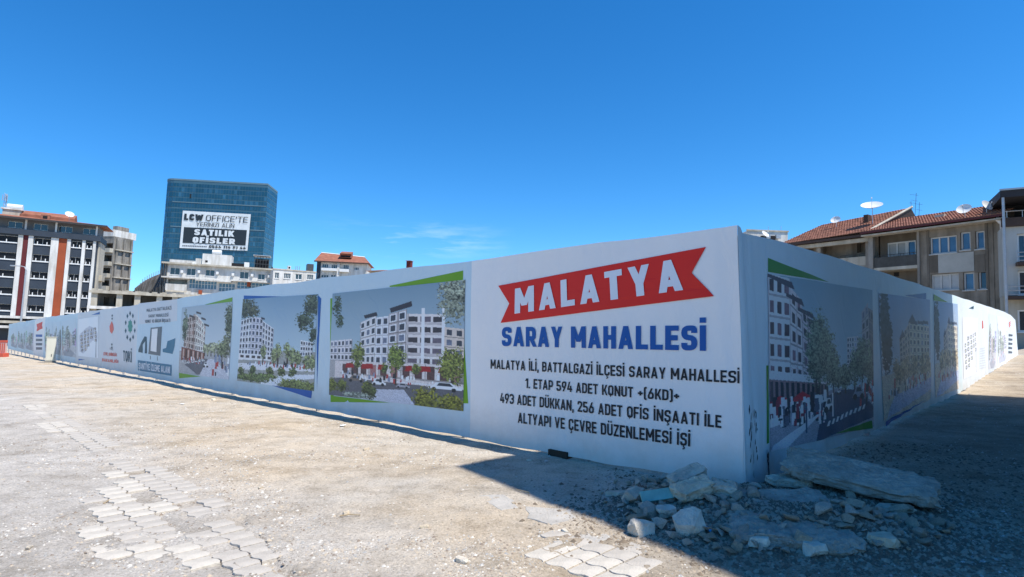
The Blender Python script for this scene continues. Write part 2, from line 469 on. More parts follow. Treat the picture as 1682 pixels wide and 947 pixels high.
# worn concrete slabs flush in the dust
def flat_slab(name, px, m, parent, top=0.012, th=0.06, jag=0.02, **kw):
    pts = [ground(x, y) for x, y in px]; out = []
    for k in range(len(pts)):
        a, c = pts[k], pts[(k + 1) % len(pts)]; nseg = max(2, int((c - a).length / 0.08))
        for q in range(nseg):
            p = a.lerp(c, q / nseg); out.append((p.x + random.uniform(-jag, jag), p.y + random.uniform(-jag, jag)))
    return MB().extrude(out, top - th, top).build(name, m, parent, 0.006, **kw)
MP_S = mat('worn_concrete_slab', (0.45, 0.42, 0.375), 0.9, 0.25, 5, 0.5, 40)
flat_slab('concrete_slab', [(780, 815), (830, 812), (855, 834), (822, 838)], MP_S, pave, 0.006)
flat_slab('concrete_slab', [(862, 833), (935, 836), (946, 854), (905, 862), (868, 850)], MP_S, pave, 0.008)
flat_slab('concrete_slab', [(905, 890), (985, 872), (1010, 884), (935, 902)], MP_S, pave, 0.004)

# ================================================================== HOARDING
class Wing:
    def __init__(s, name, label, org, dirx, zt, zb, seed):
        s.o = org.copy(); s.x = dirx.normalized(); s.y = Vector((0, 0, 1)).cross(s.x); s.seed = seed
        s.zt, s.zb = zt, zb
        s.mw = Matrix(((s.x.x, s.y.x, 0, s.o.x), (s.x.y, s.y.y, 0, s.o.y), (0, 0, 1, 0), (0, 0, 0, 1)))
        s.root = thing(name, label, 'hoarding', s.mw)
    def uz(s, px, py):
        r = ray(px, py); d = s.o - EYE
        t = d.dot(s.y) / r.dot(s.y); p = EYE + r * t
        return ((p - s.o).dot(s.x), p.z)
    def bil(s, u, z):
        u = np.asarray(u, float); z = np.asarray(z, float)
        a = 0.013 * np.sin(u * 2.62 + s.seed) * np.sin(z * 1.15) + 0.030 * (fbm(u * 0.9 + 40, z * 0.8 + 40, 3, s.seed) - 0.5)
        wr = np.exp(-((u - s.wc) / 0.35) ** 2) * 0.014 * np.sin(u * 26 + z * 1.3) if s.wc is not None else 0
        low = np.clip(0.35 - (z - np.interp(u, s.bx, s.bz)), 0, 0.35) / 0.35
        dg = 0.006 * (np.abs(fbm(u * 1.3 + z * 1.1, z * 0.7 - u * .5, 3, s.seed + 4) - 0.5) < 0.03)
        return a + wr + 0.016 * low * np.sin(u * 7 + 3 * fbm(u, z, 2, 3)) + dg * 0.35
    wc = None
    def sheet(s, name, parent, u0, u1, zf0, zf1, off, m, du=0.09, nz=26, cols=None, back=True, **kw):
        nu = max(4, int(abs(u1 - u0) / du))
        us = np.linspace(u0, u1, nu + 1); U, T = np.meshgrid(us, np.linspace(0, 1, nz + 1))
        Z = zf0(U) * (1 - T) + zf1(U) * T
        return s.grid(name, parent, U, Z, off, m, cols, back, **kw)
    def grid(s, name, parent, U, Z, off, m, cols=None, back=False, **kw):
        ny_, nx_ = U.shape
        Y = s.bil(U, Z) - off
        v = np.stack([U, Y, Z], -1).reshape(-1, 3)
        i = (np.arange(ny_ - 1)[:, None] * nx_ + np.arange(nx_ - 1)[None]).reshape(-1)
        q = np.stack([i, i + 1, i + 1 + nx_, i + nx_], -1)
        if back:
            nv = len(v); v2 = v.copy(); v2[:, 1] += 0.004; v = np.concatenate([v, v2]); q = np.concatenate([q, q[:, ::-1] + nv])
        me = bpy.data.meshes.new(name)
        me.vertices.add(len(v)); me.vertices.foreach_set('co', v.ravel())
        me.loops.add(q.size); me.loops.foreach_set('vertex_index', q.astype(np.int32).ravel())
        me.polygons.add(len(q)); me.polygons.foreach_set('loop_start', np.arange(len(q)) * 4)
        me.update(calc_edges=True)
        me.polygons.foreach_set('use_smooth', np.ones(len(q), bool))
        if cols is not None:
            ca = me.color_attributes.new('print', 'FLOAT_COLOR', 'POINT')
            c = np.concatenate([cols.reshape(-1, 3), np.ones((ny_ * nx_, 1))], 1); ca.data.foreach_set('color', c.ravel())
        me.materials.append(m)
        return link(name, me, parent, **kw)
    def quad(s, px):                       # px: TL, TR, BR, BL in the photograph
        return [s.uz(*p) for p in px]
    def picture(s, name, parent, px, img, off=0.004, m=None, **kw):
        q = s.quad(px); h, w, _ = img.shape
        A, B = np.meshgrid(np.linspace(0, 1, w), np.linspace(0, 1, h))
        U = (q[0][0] * (1 - A) + q[1][0] * A) * (1 - B) + (q[3][0] * (1 - A) + q[2][0] * A) * B
        Z = (q[0][1] * (1 - A) + q[1][1] * A) * (1 - B) + (q[3][1] * (1 - A) + q[2][1] * A) * B
        return s.grid(name, parent, U, Z, off, m or attr_mat('printed_vinyl'), np.clip((img ** 1.12) * (1.55 if s is LW else 2.0) * np.array([1.06, 1.0, .95]), 0, .85), **kw)  # right wing prints get more gain, brightening them against its shade
    def polygon(s, name, parent, px, m, off=0.007, cuts=4, **kw):
        pts = [s.uz(*p) for p in px]
        tr = split4(tris_of(pts), 0.3 if cuts > 1 else 9)
        P_ = np.array([p for t_ in tr for p in t_]); key = {}; vv = []; ff = []
        for t_ in tr:
            g = []
            for p in t_:
                k = (round(p[0], 5), round(p[1], 5))
                if k not in key: key[k] = len(vv); vv.append(p)
                g.append(key[k])
            ff.append(tuple(g))
        vv = np.array(vv); Y = s.bil(vv[:, 0], vv[:, 1]) - off
        me = bpy.data.meshes.new(name); me.from_pydata([(u, y, z) for (u, z), y in zip(vv, Y)], [], ff); me.materials.append(m)
        return link(name, me, parent, **kw)
    def text(s, name, parent, body, px, m, off=0.007, bold=0.185, sp=0.1, **kw):
        """px: cap-height box TL, TR, BR, BL of the line in the photograph"""
        q = s.quad(px)
        vv, ff = text_geo(body, bold, sp)
        a = vv[:, 0]; t_ = vv[:, 1]
        U = (q[3][0] * (1 - a) + q[2][0] * a) * (1 - t_) + (q[0][0] * (1 - a) + q[1][0] * a) * t_
        Z = (q[3][1] * (1 - a) + q[2][1] * a) * (1 - t_) + (q[0][1] * (1 - a) + q[1][1] * a) * t_
        Y = s.bil(U, Z) - off - vv[:, 2]
        me = bpy.data.meshes.new(name); me.from_pydata([(u, y, z) for u, y, z in zip(U, Y, Z)], [], ff)
        me.materials.append(m)
        return link(name, me, parent, kind='stuff', **kw)
TH = 0.185
def round_path(pts, closed=False):
    """pts: (x, y) or (x, y, r) corners; returns the centre line with rounded corners"""
    out = []; n_ = len(pts)
    for i, p in enumerate(pts):
        if len(p) == 2 or (not closed and i in (0, n_ - 1)): out.append((p[0], p[1])); continue
        P = Vector(p[:2]); A_ = Vector(pts[i - 1][:2]); B_ = Vector(pts[(i + 1) % n_][:2])
        da = (A_ - P); db = (B_ - P); r_ = min(p[2], da.length * .5, db.length * .5); da.normalize(); db.normalize()
        a0 = P + da * r_; b0 = P + db * r_
        for k in range(6):
            t_ = k / 5; out.append(tuple((1 - t_) ** 2 * a0 + 2 * t_ * (1 - t_) * P + t_ * t_ * b0))
    q_ = [out[0]]
    for p in out[1:]:
        if (Vector(p) - Vector(q_[-1])).length > 1e-4: q_.append(p)
    return q_
def stroke(pts, th, closed=False):
    pts = [Vector(p) for p in round_path(pts, closed)]; n_ = len(pts); Lf, Rt = [], []
    for i, p in enumerate(pts):
        d0 = (p - pts[i - 1]) if (i > 0 or closed) else None
        d1 = (pts[(i + 1) % n_] - p) if (i < n_ - 1 or closed) else None
        d0 = d0.normalized() if d0 is not None else d1.normalized(); d1 = d1.normalized() if d1 is not None else d0
        n0 = Vector((-d0.y, d0.x)); n1 = Vector((-d1.y, d1.x)); m_ = (n0 + n1).normalized(); k = th / 2 / max(.35, m_.dot(n0))
        Lf.append(p + m_ * k); Rt.append(p - m_ * k)
    v = Lf + Rt; f = [(n_ + i, n_ + (i + 1) % n_, (i + 1) % n_, i) for i in range(n_ if closed else n_ - 1)]
    return [tuple(x) for x in v], f
def diag(x0, y0, x1, y1, th, kx=1.0):
    l_ = math.hypot(x1 - x0, y1 - y0); w_ = th * l_ / abs(y1 - y0) / 2 * kx
    return [(x0 - w_, y0), (x0 + w_, y0), (x1 + w_, y1), (x1 - w_, y1)], [(0, 1, 2, 3)]
def glyph(c, th):
    h = th / 2; W_ = .56; r = .3; b_ = W_ - h; t_ = 1 - h; P = []; D = []
    V0 = [(h, 0), (h, 1)]; V1 = [(b_, 0), (b_, 1)]
    base = {'İ': 'I', 'Ş': 'S', 'Ç': 'C', 'Ü': 'U', 'Ğ': 'G', 'Ö': 'O'}.get(c, c)
    if base == ' ': return [], .26
    if base == 'I': P = [V0]; W_ = th
    elif base == 'L': W_ = .48; P = [[(h, 1), (h, h), (W_, h)]]
    elif base == 'E': W_ = .5; P = [[(W_, t_), (h, t_), (h, h), (W_, h)], [(th, .5), (W_ * .92, .5)]]
    elif base == 'F': W_ = .48; P = [[(W_, t_), (h, t_), (h, 0)], [(th, .48), (W_ * .9, .48)]]
    elif base == 'T': W_ = .52; P = [[(0, t_), (W_, t_)], [(W_ / 2, 0), (W_ / 2, 1 - th)]]
    elif base == 'H': P = [V0, V1, [(th, .5), (W_ - th, .5)]]
    elif base == 'D': P = [[(h, h), (h, t_), (b_, t_, r), (b_, h, r)]]; return [stroke(P[0], th, True)], W_
    elif base in 'O0': return [stroke([(h, h, r), (h, t_, r), (b_, t_, r), (b_, h, r)], th, True)], W_
    elif base == 'C': P = [[(b_, .66), (b_, t_, r), (h, t_, r), (h, h, r), (b_, h, r), (b_, .34)]]
    elif base == 'G': P = [[(b_, .68), (b_, t_, r), (h, t_, r), (h, h, r), (b_, h, r), (b_, .46), (W_ * .52, .46)]]
    elif base == 'U': P = [[(h, 1), (h, h, r), (b_, h, r), (b_, 1)]]
    elif base == 'S': P = [[(b_, .70), (b_, t_, r), (h, t_, r), (h, .52, r), (b_, .5, r), (b_, h, r), (h, h, r), (h, .30)]]
    elif base == 'B': P = [[(h, h), (h, t_), (b_ - .01, t_, r), (b_ - .01, .51, r), (th, .51)], [(h, .2), (h, h), (b_, h, r), (b_, .51, r), (W_ * .5, .51)]]
    elif base == 'P': P = [[(h, 0), (h, t_), (b_, t_, r), (b_, .40, r), (th, .40)]]
    elif base == 'R': P = [[(h, 0), (h, t_), (b_, t_, r), (b_, .42, r), (th, .42)]]; D = [(.30, .40, W_ - .06, 0)]
    elif base == 'K': P = [V0]; D = [(.22, .36, W_ - .08, 1), (.27, .56, W_ - .05, 0)]
    elif base == 'M': W_ = .74; P = [V0, [(W_ - h, 0), (W_ - h, 1)]]; D = [(h, 1, W_ / 2, .28), (W_ - h, 1, W_ / 2, .28)]
    elif base == 'N': W_ = .6; P = [V0, [(W_ - h, 0), (W_ - h, 1)]]; D = [(h, 1, W_ - h, 0)]
    elif base == 'W': W_ = .9; D = [(.1, 1, .27, 0), (.27, 0, .45, .9), (.45, .9, .63, 0), (.63, 0, .8, 1)]
    elif base == 'A': W_ = .64; P = [[(W_ * .25, .27), (W_ * .75, .27)]]; D = [(h + .01, 0, W_ / 2, 1), (W_ - h - .01, 0, W_ / 2, 1)]
    elif base == 'V': W_ = .62; D = [(h, 1, W_ / 2, 0), (W_ - h, 1, W_ / 2, 0)]
    elif base == 'Y': W_ = .6; P = [[(W_ / 2, 0), (W_ / 2, .45)]]; D = [(h, 1, W_ / 2, .38), (W_ - h, 1, W_ / 2, .38)]
    elif base == 'Z': W_ = .52; P = [[(0.02, t_), (W_, t_)], [(0, h), (W_, h)]]; D = [(W_ - h - .03, 1 - th, h + .03, th)]
    elif base == '1': W_ = .36; P = [[(W_ - h, 0), (W_ - h, 1)]]; D = [(.07, .74, W_ - .12, 1)]
    elif base == '2': W_ = .54; b_ = W_ - h; P = [[(h, .68), (h, t_, r), (b_, t_, r), (b_, .58)], [(0, h), (W_, h)]]; D = [(b_ - .02, .62, h + .05, th)]
    elif base == '3': P = [[(h, .74), (h, t_, r), (b_, t_, r), (b_, .52, r), (W_ * .4, .52)], [(W_ * .5, .5), (b_, .5, r), (b_, h, r), (h, h, r), (h, .27)]]
    elif base == '4': W_ = .6; P = [[(0, .27), (W_, .27)], [(W_ * .7, 0), (W_ * .7, .62)]]; D = [(h, .27, W_ * .48, 1)]
    elif base == '5': P = [[(b_, t_), (h, t_), (h, .54), (b_, .54, r), (b_, h, r), (h, h, r), (h, .28)]]
    elif base == '6': P = [[(h, .34), (h, h, r), (b_, h, r), (b_, .58, r), (h + .02, .58)]]; D = [(h, .34, W_ * .66, 1)]
    elif base == '9': P = [[(b_, .66), (b_, t_, r), (h, t_, r), (h, .42, r), (b_ - .02, .42)]]; D = [(b_, .66, W_ * .34, 0)]
    elif base == ',': W_ = th; P = [[(h, th), (h, 0)], [(h * 1.2, .02), (h * .6, -.16)]]
    elif base == '.': W_ = th; P = [[(h, th), (h, 0)]]
    elif base == "'": W_ = th; P = [[(h, 1), (h, .68)]]
    elif base == '+': W_ = .46; P = [[(0, .46), (W_, .46)], [(W_ / 2, .25), (W_ / 2, .67)]]
    elif base == '(': W_ = .27; P = [[(W_, 1.03), (h, 1.0, .2), (h, -.04, .2), (W_, -.07)]]
    elif base == ')': W_ = .27; P = [[(0, 1.03), (W_ - h, 1.0, .2), (W_ - h, -.04, .2), (0, -.07)]]
    else: P = [V0]
    S_ = [stroke(p, th) for p in P] + [diag(*d, th, .92) for d in D]
    m_ = W_ / 2
    if c == 'İ': S_.append(([(m_ - h, 1.1), (m_ + h, 1.1), (m_ + h, 1.1 + th), (m_ - h, 1.1 + th)], [(0, 1, 2, 3)]))
    if c in 'ÜÖ':
        for q_ in (-.13, .13): S_.append(([(m_ + q_ - .07, 1.1), (m_ + q_ + .07, 1.1), (m_ + q_ + .07, 1.26), (m_ + q_ - .07, 1.26)], [(0, 1, 2, 3)]))
    if c == 'Ğ': S_.append(stroke([(m_ - .14, 1.27), (m_ - .08, 1.13), (m_ + .08, 1.13), (m_ + .14, 1.27)], .08))
    if c in 'ŞÇ': S_.append(stroke([(m_, 0), (m_, -.09), (m_ + .09, -.12, .05), (m_ + .06, -.24, .05), (m_ - .08, -.24)], .085))
    return S_, W_
_tg = {}
def text_geo(body, bold=0.185, sp=0.1):
    key = (body, bold, sp)
    if key in _tg: return _tg[key]
    x = 0; v = []; f = []; k = 0
    for c in body:
        S_, w_ = glyph(c, bold)
        for sv, sf in S_:
            i0 = len(v); k += 1
            v += [(a_ + x, b_, (k % 5) * 0.0004) for a_, b_ in sv]; f += [tuple(i0 + q_ for q_ in g) for g in sf]
        x += w_ + sp
    v = np.array(v); v[:, 0] = (v[:, 0] - v[:, 0].min()) / (v[:, 0].max() - v[:, 0].min())
    _tg[key] = (v, f)
    return _tg[key]
def tris_of(pts):
    from mathutils.geometry import tessellate_polygon
    t_ = tessellate_polygon([[Vector((p[0], p[1], 0)) for p in pts]])
    return [tuple((pts[i][0], pts[i][1]) for i in tr) for tr in t_]
def split4(tris, lim):
    for _ in range(6):
        if max(math.dist(t_[i], t_[(i + 1) % 3]) for t_ in tris for i in range(3)) < lim: break
        out = []
        for a_, b_, c_ in tris:
            m = lambda p, q_: ((p[0] + q_[0]) / 2, (p[1] + q_[1]) / 2)
            ab, bc, ca = m(a_, b_), m(b_, c_), m(c_, a_)
            out += [(a_, ab, ca), (ab, b_, bc), (ca, bc, c_), (ab, bc, ca)]
        tris = out
    return tris

# left wing: local x runs from its far end to the corner, as read
uL = -DIR_L
def left_z(pxs, ys_):
    d = []
    for x, y in zip(pxs, ys_):
        r = ray(x, y); nL = Vector((0, 0, 1)).cross(uL); t = (CORNER - EYE).dot(nL) / r.dot(nL); p = EYE + r * t
        d.append(((p - CORNER).dot(uL), p.z))
    return d
tl = left_z([15, 80, 165, 293, 390, 530, 600, 690, 775, 1000, 1214], [532, 520, 508.5, 489.5, 475, 456.5, 447, 436, 426.5, 395, 370])
bl = left_z([15, 80, 165, 293, 390, 530, 650, 775, 905, 1050, 1224], [573, 589, 604, 629, 648, 673, 696, 719.5, 745, 769, 799])
LEN_L = -tl[0][0]
ORG_L = CORNER + DIR_L * LEN_L
LW = Wing('hoarding', 'long left wing of white printed site hoarding running away to the left from the corner', ORG_L, uL, None, None, 3)
LW.tx = np.array([d[0] + LEN_L for d in tl]); LW.tz = np.array([d[1] for d in tl])
LW.bx = np.array([d[0] + LEN_L for d in bl]); LW.bz = np.array([d[1] for d in bl])
LW.wc = LEN_L - 0.02
def ztL(u): return np.interp(u, LW.tx, LW.tz) + 0.010 * np.sin(u * 2.1) - 0.014 * np.abs(np.sin(u * 1.3)) + 0.008 * np.sin(u * 0.37)
def zbL(u): return np.interp(u, LW.bx, LW.bz) + 0.008 * np.sin(u * 3.3 + 1)
# right wing: local x runs away from the corner
tr_ = [(1214, 370), (1222, 383), (1290, 398), (1357, 418), (1430, 441), (1495, 462), (1574, 487), (1648, 511), (1660, 517), (1668, 525)]
br_ = [(1226, 799), (1244, 797), (1300, 770), (1400, 722), (1500, 679), (1576, 645), (1632, 608), (1669, 586)]
RWg = Wing('hoarding', 'shorter right wing of white printed site hoarding going back into the shaded alley', CORNER, DIR_R, None, None, 11)
q = [RWg.uz(*p) for p in tr_]; RWg.tx = np.array([a for a, _ in q]); RWg.tz = np.array([b_ for _, b_ in q]); RWg.tx[0] = 0
q = [RWg.uz(*p) for p in br_]; RWg.bx = np.array([a for a, _ in q]); RWg.bz = np.array([b_ for _, b_ in q]); RWg.bx[0] = 0
RWg.wc = 0.0
LEN_R = float(RWg.tx[-1])
def ztR(u): return np.interp(u, RWg.tx, RWg.tz) + 0.005 * np.sin(u * 2.3) * np.clip(u, 0, 1)
def zbR(u): return np.interp(u, RWg.bx, RWg.bz) + 0.006 * np.sin(u * 3.1)
print('LEN', LEN_L, LEN_R, 'corner', CORNER, 'h', LW.tz, LW.bz, RWg.tz, RWg.bz)

def vinyl(name, col, *a_):
    m = mat(name, col, *a_); n = m.node_tree; b = n.nodes['Principled BSDF']
    src = b.inputs['Base Color'].links[0].from_socket
    t = n.nodes.new('ShaderNodeTexCoord'); sp2 = n.nodes.new('ShaderNodeSeparateXYZ'); n.links.new(t.outputs['Object'], sp2.inputs[0])
    no = n.nodes.new('ShaderNodeTexNoise'); no.inputs['Scale'].default_value = 3.2; no.inputs['Detail'].default_value = 8; no.inputs['Roughness'].default_value = .7
    n.links.new(t.outputs['Object'], no.inputs['Vector'])
    h = n.nodes.new('ShaderNodeMath'); h.operation = 'MULTIPLY_ADD'; h.inputs[1].default_value = -.9; n.links.new(no.outputs['Fac'], h.inputs[0]); n.links.new(sp2.outputs['Z'], h.inputs[2])
    mr_ = n.nodes.new('ShaderNodeMapRange'); mr_.inputs['From Min'].default_value = .18; mr_.inputs['From Max'].default_value = -.45; mr_.inputs['To Max'].default_value = .4; n.links.new(h.outputs[0], mr_.inputs['Value'])
    mx2 = n.nodes.new('ShaderNodeMixRGB'); mx2.inputs[2].default_value = (.42, .35, .27, 1); n.links.new(mr_.outputs[0], mx2.inputs[0]); n.links.new(src, mx2.inputs[1])
    n.links.new(mx2.outputs[0], b.inputs['Base Color'])
    mpv = n.nodes.new('ShaderNodeMapping'); mpv.inputs['Scale'].default_value = (2.2, 2.2, .8); mpv.inputs['Rotation'].default_value = (0, .5, 0); n.links.new(t.outputs['Object'], mpv.inputs[0])
    nw_ = n.nodes.new('ShaderNodeTexNoise'); nw_.inputs['Scale'].default_value = 1.6; nw_.inputs['Detail'].default_value = 5; nw_.inputs['Distortion'].default_value = .8; n.links.new(mpv.outputs[0], nw_.inputs['Vector'])
    bu = n.nodes.new('ShaderNodeBump'); bu.inputs['Strength'].default_value = .5; bu.inputs['Distance'].default_value = .05
    n.links.new(nw_.outputs['Fac'], bu.inputs['Height']); old = b.inputs['Normal'].links[0].from_node; n.links.new(bu.outputs[0], old.inputs['Normal'])
    return m
M_ban = vinyl('white_vinyl_banner', (0.86, 0.82, 0.79), 0.5, 0.05, 0.5, 0.12, 220)
M_ban_b = vinyl('pale_blue_vinyl_banner', (0.57, 0.69, 0.75), 0.5, 0.06, 0.5, 0.12, 220)
M_ban_r = vinyl('lightened_blue_vinyl_banner', (0.72, 0.85, 0.90), 0.5, 0.06, 0.5, 0.12, 220)  # pale blue vinyl again, colour lightened to lift the shaded right wing
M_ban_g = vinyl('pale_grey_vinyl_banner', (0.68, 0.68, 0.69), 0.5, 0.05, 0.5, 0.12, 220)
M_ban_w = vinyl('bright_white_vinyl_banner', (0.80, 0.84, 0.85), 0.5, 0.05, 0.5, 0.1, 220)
M_green = mat('green_print', lin((112, 160, 30)), 0.5, 0.05, 1)
M_greend = mat('deep_green_print', lin((62, 140, 50)), 0.5, 0.05, 1)
M_bluep = mat('blue_print', lin((18, 88, 165)), 0.5, 0.08, 1)
M_red = mat('red_print', lin((222, 38, 28)), 0.5, 0.04, 1)
M_black = mat('black_print', (0.012, 0.013, 0.018), 0.5, 0.1, 2)
M_wprint = mat('white_print', (0.75, 0.76, 0.80), 0.5, 0.04, 2)
M_navy = mat('blue_lettering_print', lin((14, 86, 160)), 0.5, 0.05, 2)
M_teal = mat('dark_teal_print', lin((24, 66, 84)), 0.5, 0.05, 2)
M_tealg = mat('teal_print', lin((60, 140, 125)), 0.5, 0.05, 2)
M_greyp = mat('grey_print', lin((95, 100, 108)), 0.5, 0.05, 2)
M_redp = mat('orange_red_print', lin((225, 90, 75)), 0.5, 0.05, 2)
M_tealb = mat('petrol_blue_print', lin((40, 110, 140)), 0.5, 0.05, 2)

def bannerL(p0, p1, m, label=None):
    """a banner sheet between photograph columns p0 and p1 (read at the horizon line)"""
    u0 = LW.uz(p0, 552)[0]; u1 = LW.uz(p1, 552)[0]
    u0 = max(0, u0); u1 = min(LEN_L, u1)
    o = LW.sheet('banner', LW.root, u0, u1, zbL, ztL, 0.0, m, du=0.07 if p1 > 500 else 0.14)
    if label: o['label'] = label
    LW.sheet('hem', o, u0 + .01, u1 - .01, lambda u: zbL(u) + .002, lambda u: zbL(u) + .075, 0.004, m, du=0.1, nz=2, back=False)
    return o
def bannerR(p0, p1, m, label=None):
    u0 = RWg.uz(p0, 552)[0] if p0 > 1226 else 0.0; u1 = min(LEN_R, RWg.uz(p1, 552)[0])
    o = RWg.sheet('banner', RWg.root, u0, u1, zbR, ztR, 0.0, m, du=0.05 if p1 < 1500 else 0.12)
    if label: o['label'] = label
    RWg.sheet('hem', o, u0 + .01, u1 - .01, lambda u: zbR(u) + .002, lambda u: zbR(u) + .075, 0.004, m, du=0.1, nz=2, back=False)
    return o

# ------------------------------------------------------------------ picture painter (flat print)
def C3(c): return np.array(lin(c))
class Pic:
    def __init__(s, w, h, top, bot, seed=1):
        s.w, s.h = w, h; s.r = np.random.default_rng(seed); s.seed = seed
        s.X, s.Y = np.meshgrid((np.arange(w) + .5) / w, (np.arange(h) + .5) / h)
        t_ = s.Y[..., None]; s.a = C3(top) * (1 - t_) + C3(bot) * t_
        s.N = fbm(s.X * w / 3.0, s.Y * h / 3.0, 3, seed + 70)
    def put(s, m, col, k=1.0, nv=0.0):
        c = C3(col); v = 1 + nv * (s.N[m] - 0.5) * 2
        s.a[m] = s.a[m] * (1 - k) + (c * v[:, None]) * k
    def poly(s, pts, col, k=1.0, nv=0.12):
        s.put(inside(s.X, s.Y, pts), col, k, nv)
    def facade(s, q, nf, nb, wall, win=(60, 65, 75), ww=0.55, wh=0.55, frame=None, alt=None):
        """q = TL, TR, BR, BL; a perspective face with a window grid"""
        s.poly(q, wall, 1, 0.1)
        def P(a, b_):
            x = (q[0][0] * (1 - a) + q[1][0] * a) * (1 - b_) + (q[3][0] * (1 - a) + q[2][0] * a) * b_
            y = (q[0][1] * (1 - a) + q[1][1] * a) * (1 - b_) + (q[3][1] * (1 - a) + q[2][1] * a) * b_
            return (x, y)
        for i in range(nf):
            for j in range(nb):
                a0 = (j + .5 - ww / 2) / nb; a1 = (j + .5 + ww / 2) / nb; b0 = (i + .5 - wh / 2) / nf; b1 = (i + .5 + wh / 2) / nf
                c = win if s.r.random() > 0.25 else tuple(min(255, int(v * 1.7)) for v in win)
                if frame: s.poly([P(a0 - .02 / nb * 5, b0 - .1 / nf), P(a1 + .02 / nb * 5, b0 - .1 / nf), P(a1 + .02 / nb * 5, b1 + .1 / nf), P(a0 - .02 / nb * 5, b1 + .1 / nf)], frame)
                s.poly([P(a0, b0), P(a1, b0), P(a1, b1), P(a0, b1)], c, 1, 0.3)
        dk = tuple(int(v * .62) for v in wall)
        for i in range(nf): s.poly([P(0, (i + .90) / nf), P(1, (i + .90) / nf), P(1, (i + 1) / nf), P(0, (i + 1) / nf)], dk, .8)
        s.poly([P(.97, 0), P(1, 0), P(1, 1), P(.97, 1)], dk, .8)
        for j in range(nb):
            if s.r.random() < .4: s.poly([P((j + .02) / nb, 0), P((j + .14) / nb, 0), P((j + .14) / nb, 1), P((j + .02) / nb, 1)], tuple(int(v * .78) for v in wall), .9)
        if alt:
            for j in range(0, nb, alt[1]):
                s.poly([P(j / nb - .02, -0.03), P(j / nb + .05, -0.03), P(j / nb + .05, 1), P(j / nb - .02, 1)], alt[0])
    def tree(s, cx, cy, rx, ry, col=(70, 85, 60), dens=0.5, trunk=None):
        if trunk: s.poly([(cx - .008, cy), (cx + .008, cy), (cx + .008, trunk), (cx - .008, trunk)], (60, 50, 45))
        d = ((s.X - cx) / rx) ** 2 + ((s.Y - cy) / ry) ** 2
        nz_ = fbm(s.X * 44 * s.w / 200 + cx * 50, s.Y * 44 * s.h / 200, 4, s.seed + int(cx * 100), 0.85)
        m = (d + (nz_ - 0.5) * 2.6) < dens + 0.15
        v = (0.15 + 1.9 * np.clip(fbm(s.X * s.w / 2.6, s.Y * s.h / 2.6, 2, s.seed + 5) * 1.5 - .25, 0, 1.2))[m] * s.r.uniform(.7, 1.25, m.sum())
        s.a[m] = C3(col) * v[:, None] * (1.1 - 0.3 * (s.Y[m] > cy))[:, None]
    def car(s, x, y, w, h, col=(225, 228, 232)):
        s.poly([(x, y), (x + w * .15, y - h * .4), (x + w * .3, y - h), (x + w * .7, y - h), (x + w * .85, y - h * .45), (x + w, y - h * .35), (x + w, y)], col)
        s.poly([(x + w * .3, y - h * .5), (x + w * .36, y - h * .9), (x + w * .66, y - h * .9), (x + w * .76, y - h * .5)], (50, 55, 62))
        for c in (.22, .78): s.put(((s.X - x - w * c) ** 2 * (s.w / s.h) ** 2 + (s.Y - y) ** 2) < (h * .28) ** 2, (30, 30, 34))
    def crowd(s, x0, x1, y0, y1, n_, cols=((230, 225, 225), (40, 42, 50), (150, 60, 60), (120, 130, 150)), hh=0.05):
        for _ in range(n_):
            x = s.r.uniform(x0, x1); y = s.r.uniform(y0, y1); c = cols[s.r.integers(len(cols))]; h_ = hh * s.r.uniform(.5, 1.1)
            s.poly([(x, y - h_), (x + h_ * .35, y - h_), (x + h_ * .4, y), (x - h_ * .05, y)], c)
    def speck(s, x0, x1, y0, y1, amp=0.5):
        m = (s.X > x0) & (s.X < x1) & (s.Y > y0) & (s.Y < y1)
        s.a[m] *= (1 + amp * (s.r.random(m.sum()) - 0.5) * 2)[:, None]
    def fade(s, col, k): s.a = s.a * (1 - k) + C3(col) * k; return s
    def out(s): return np.clip(s.a, 0.003, 0.9)

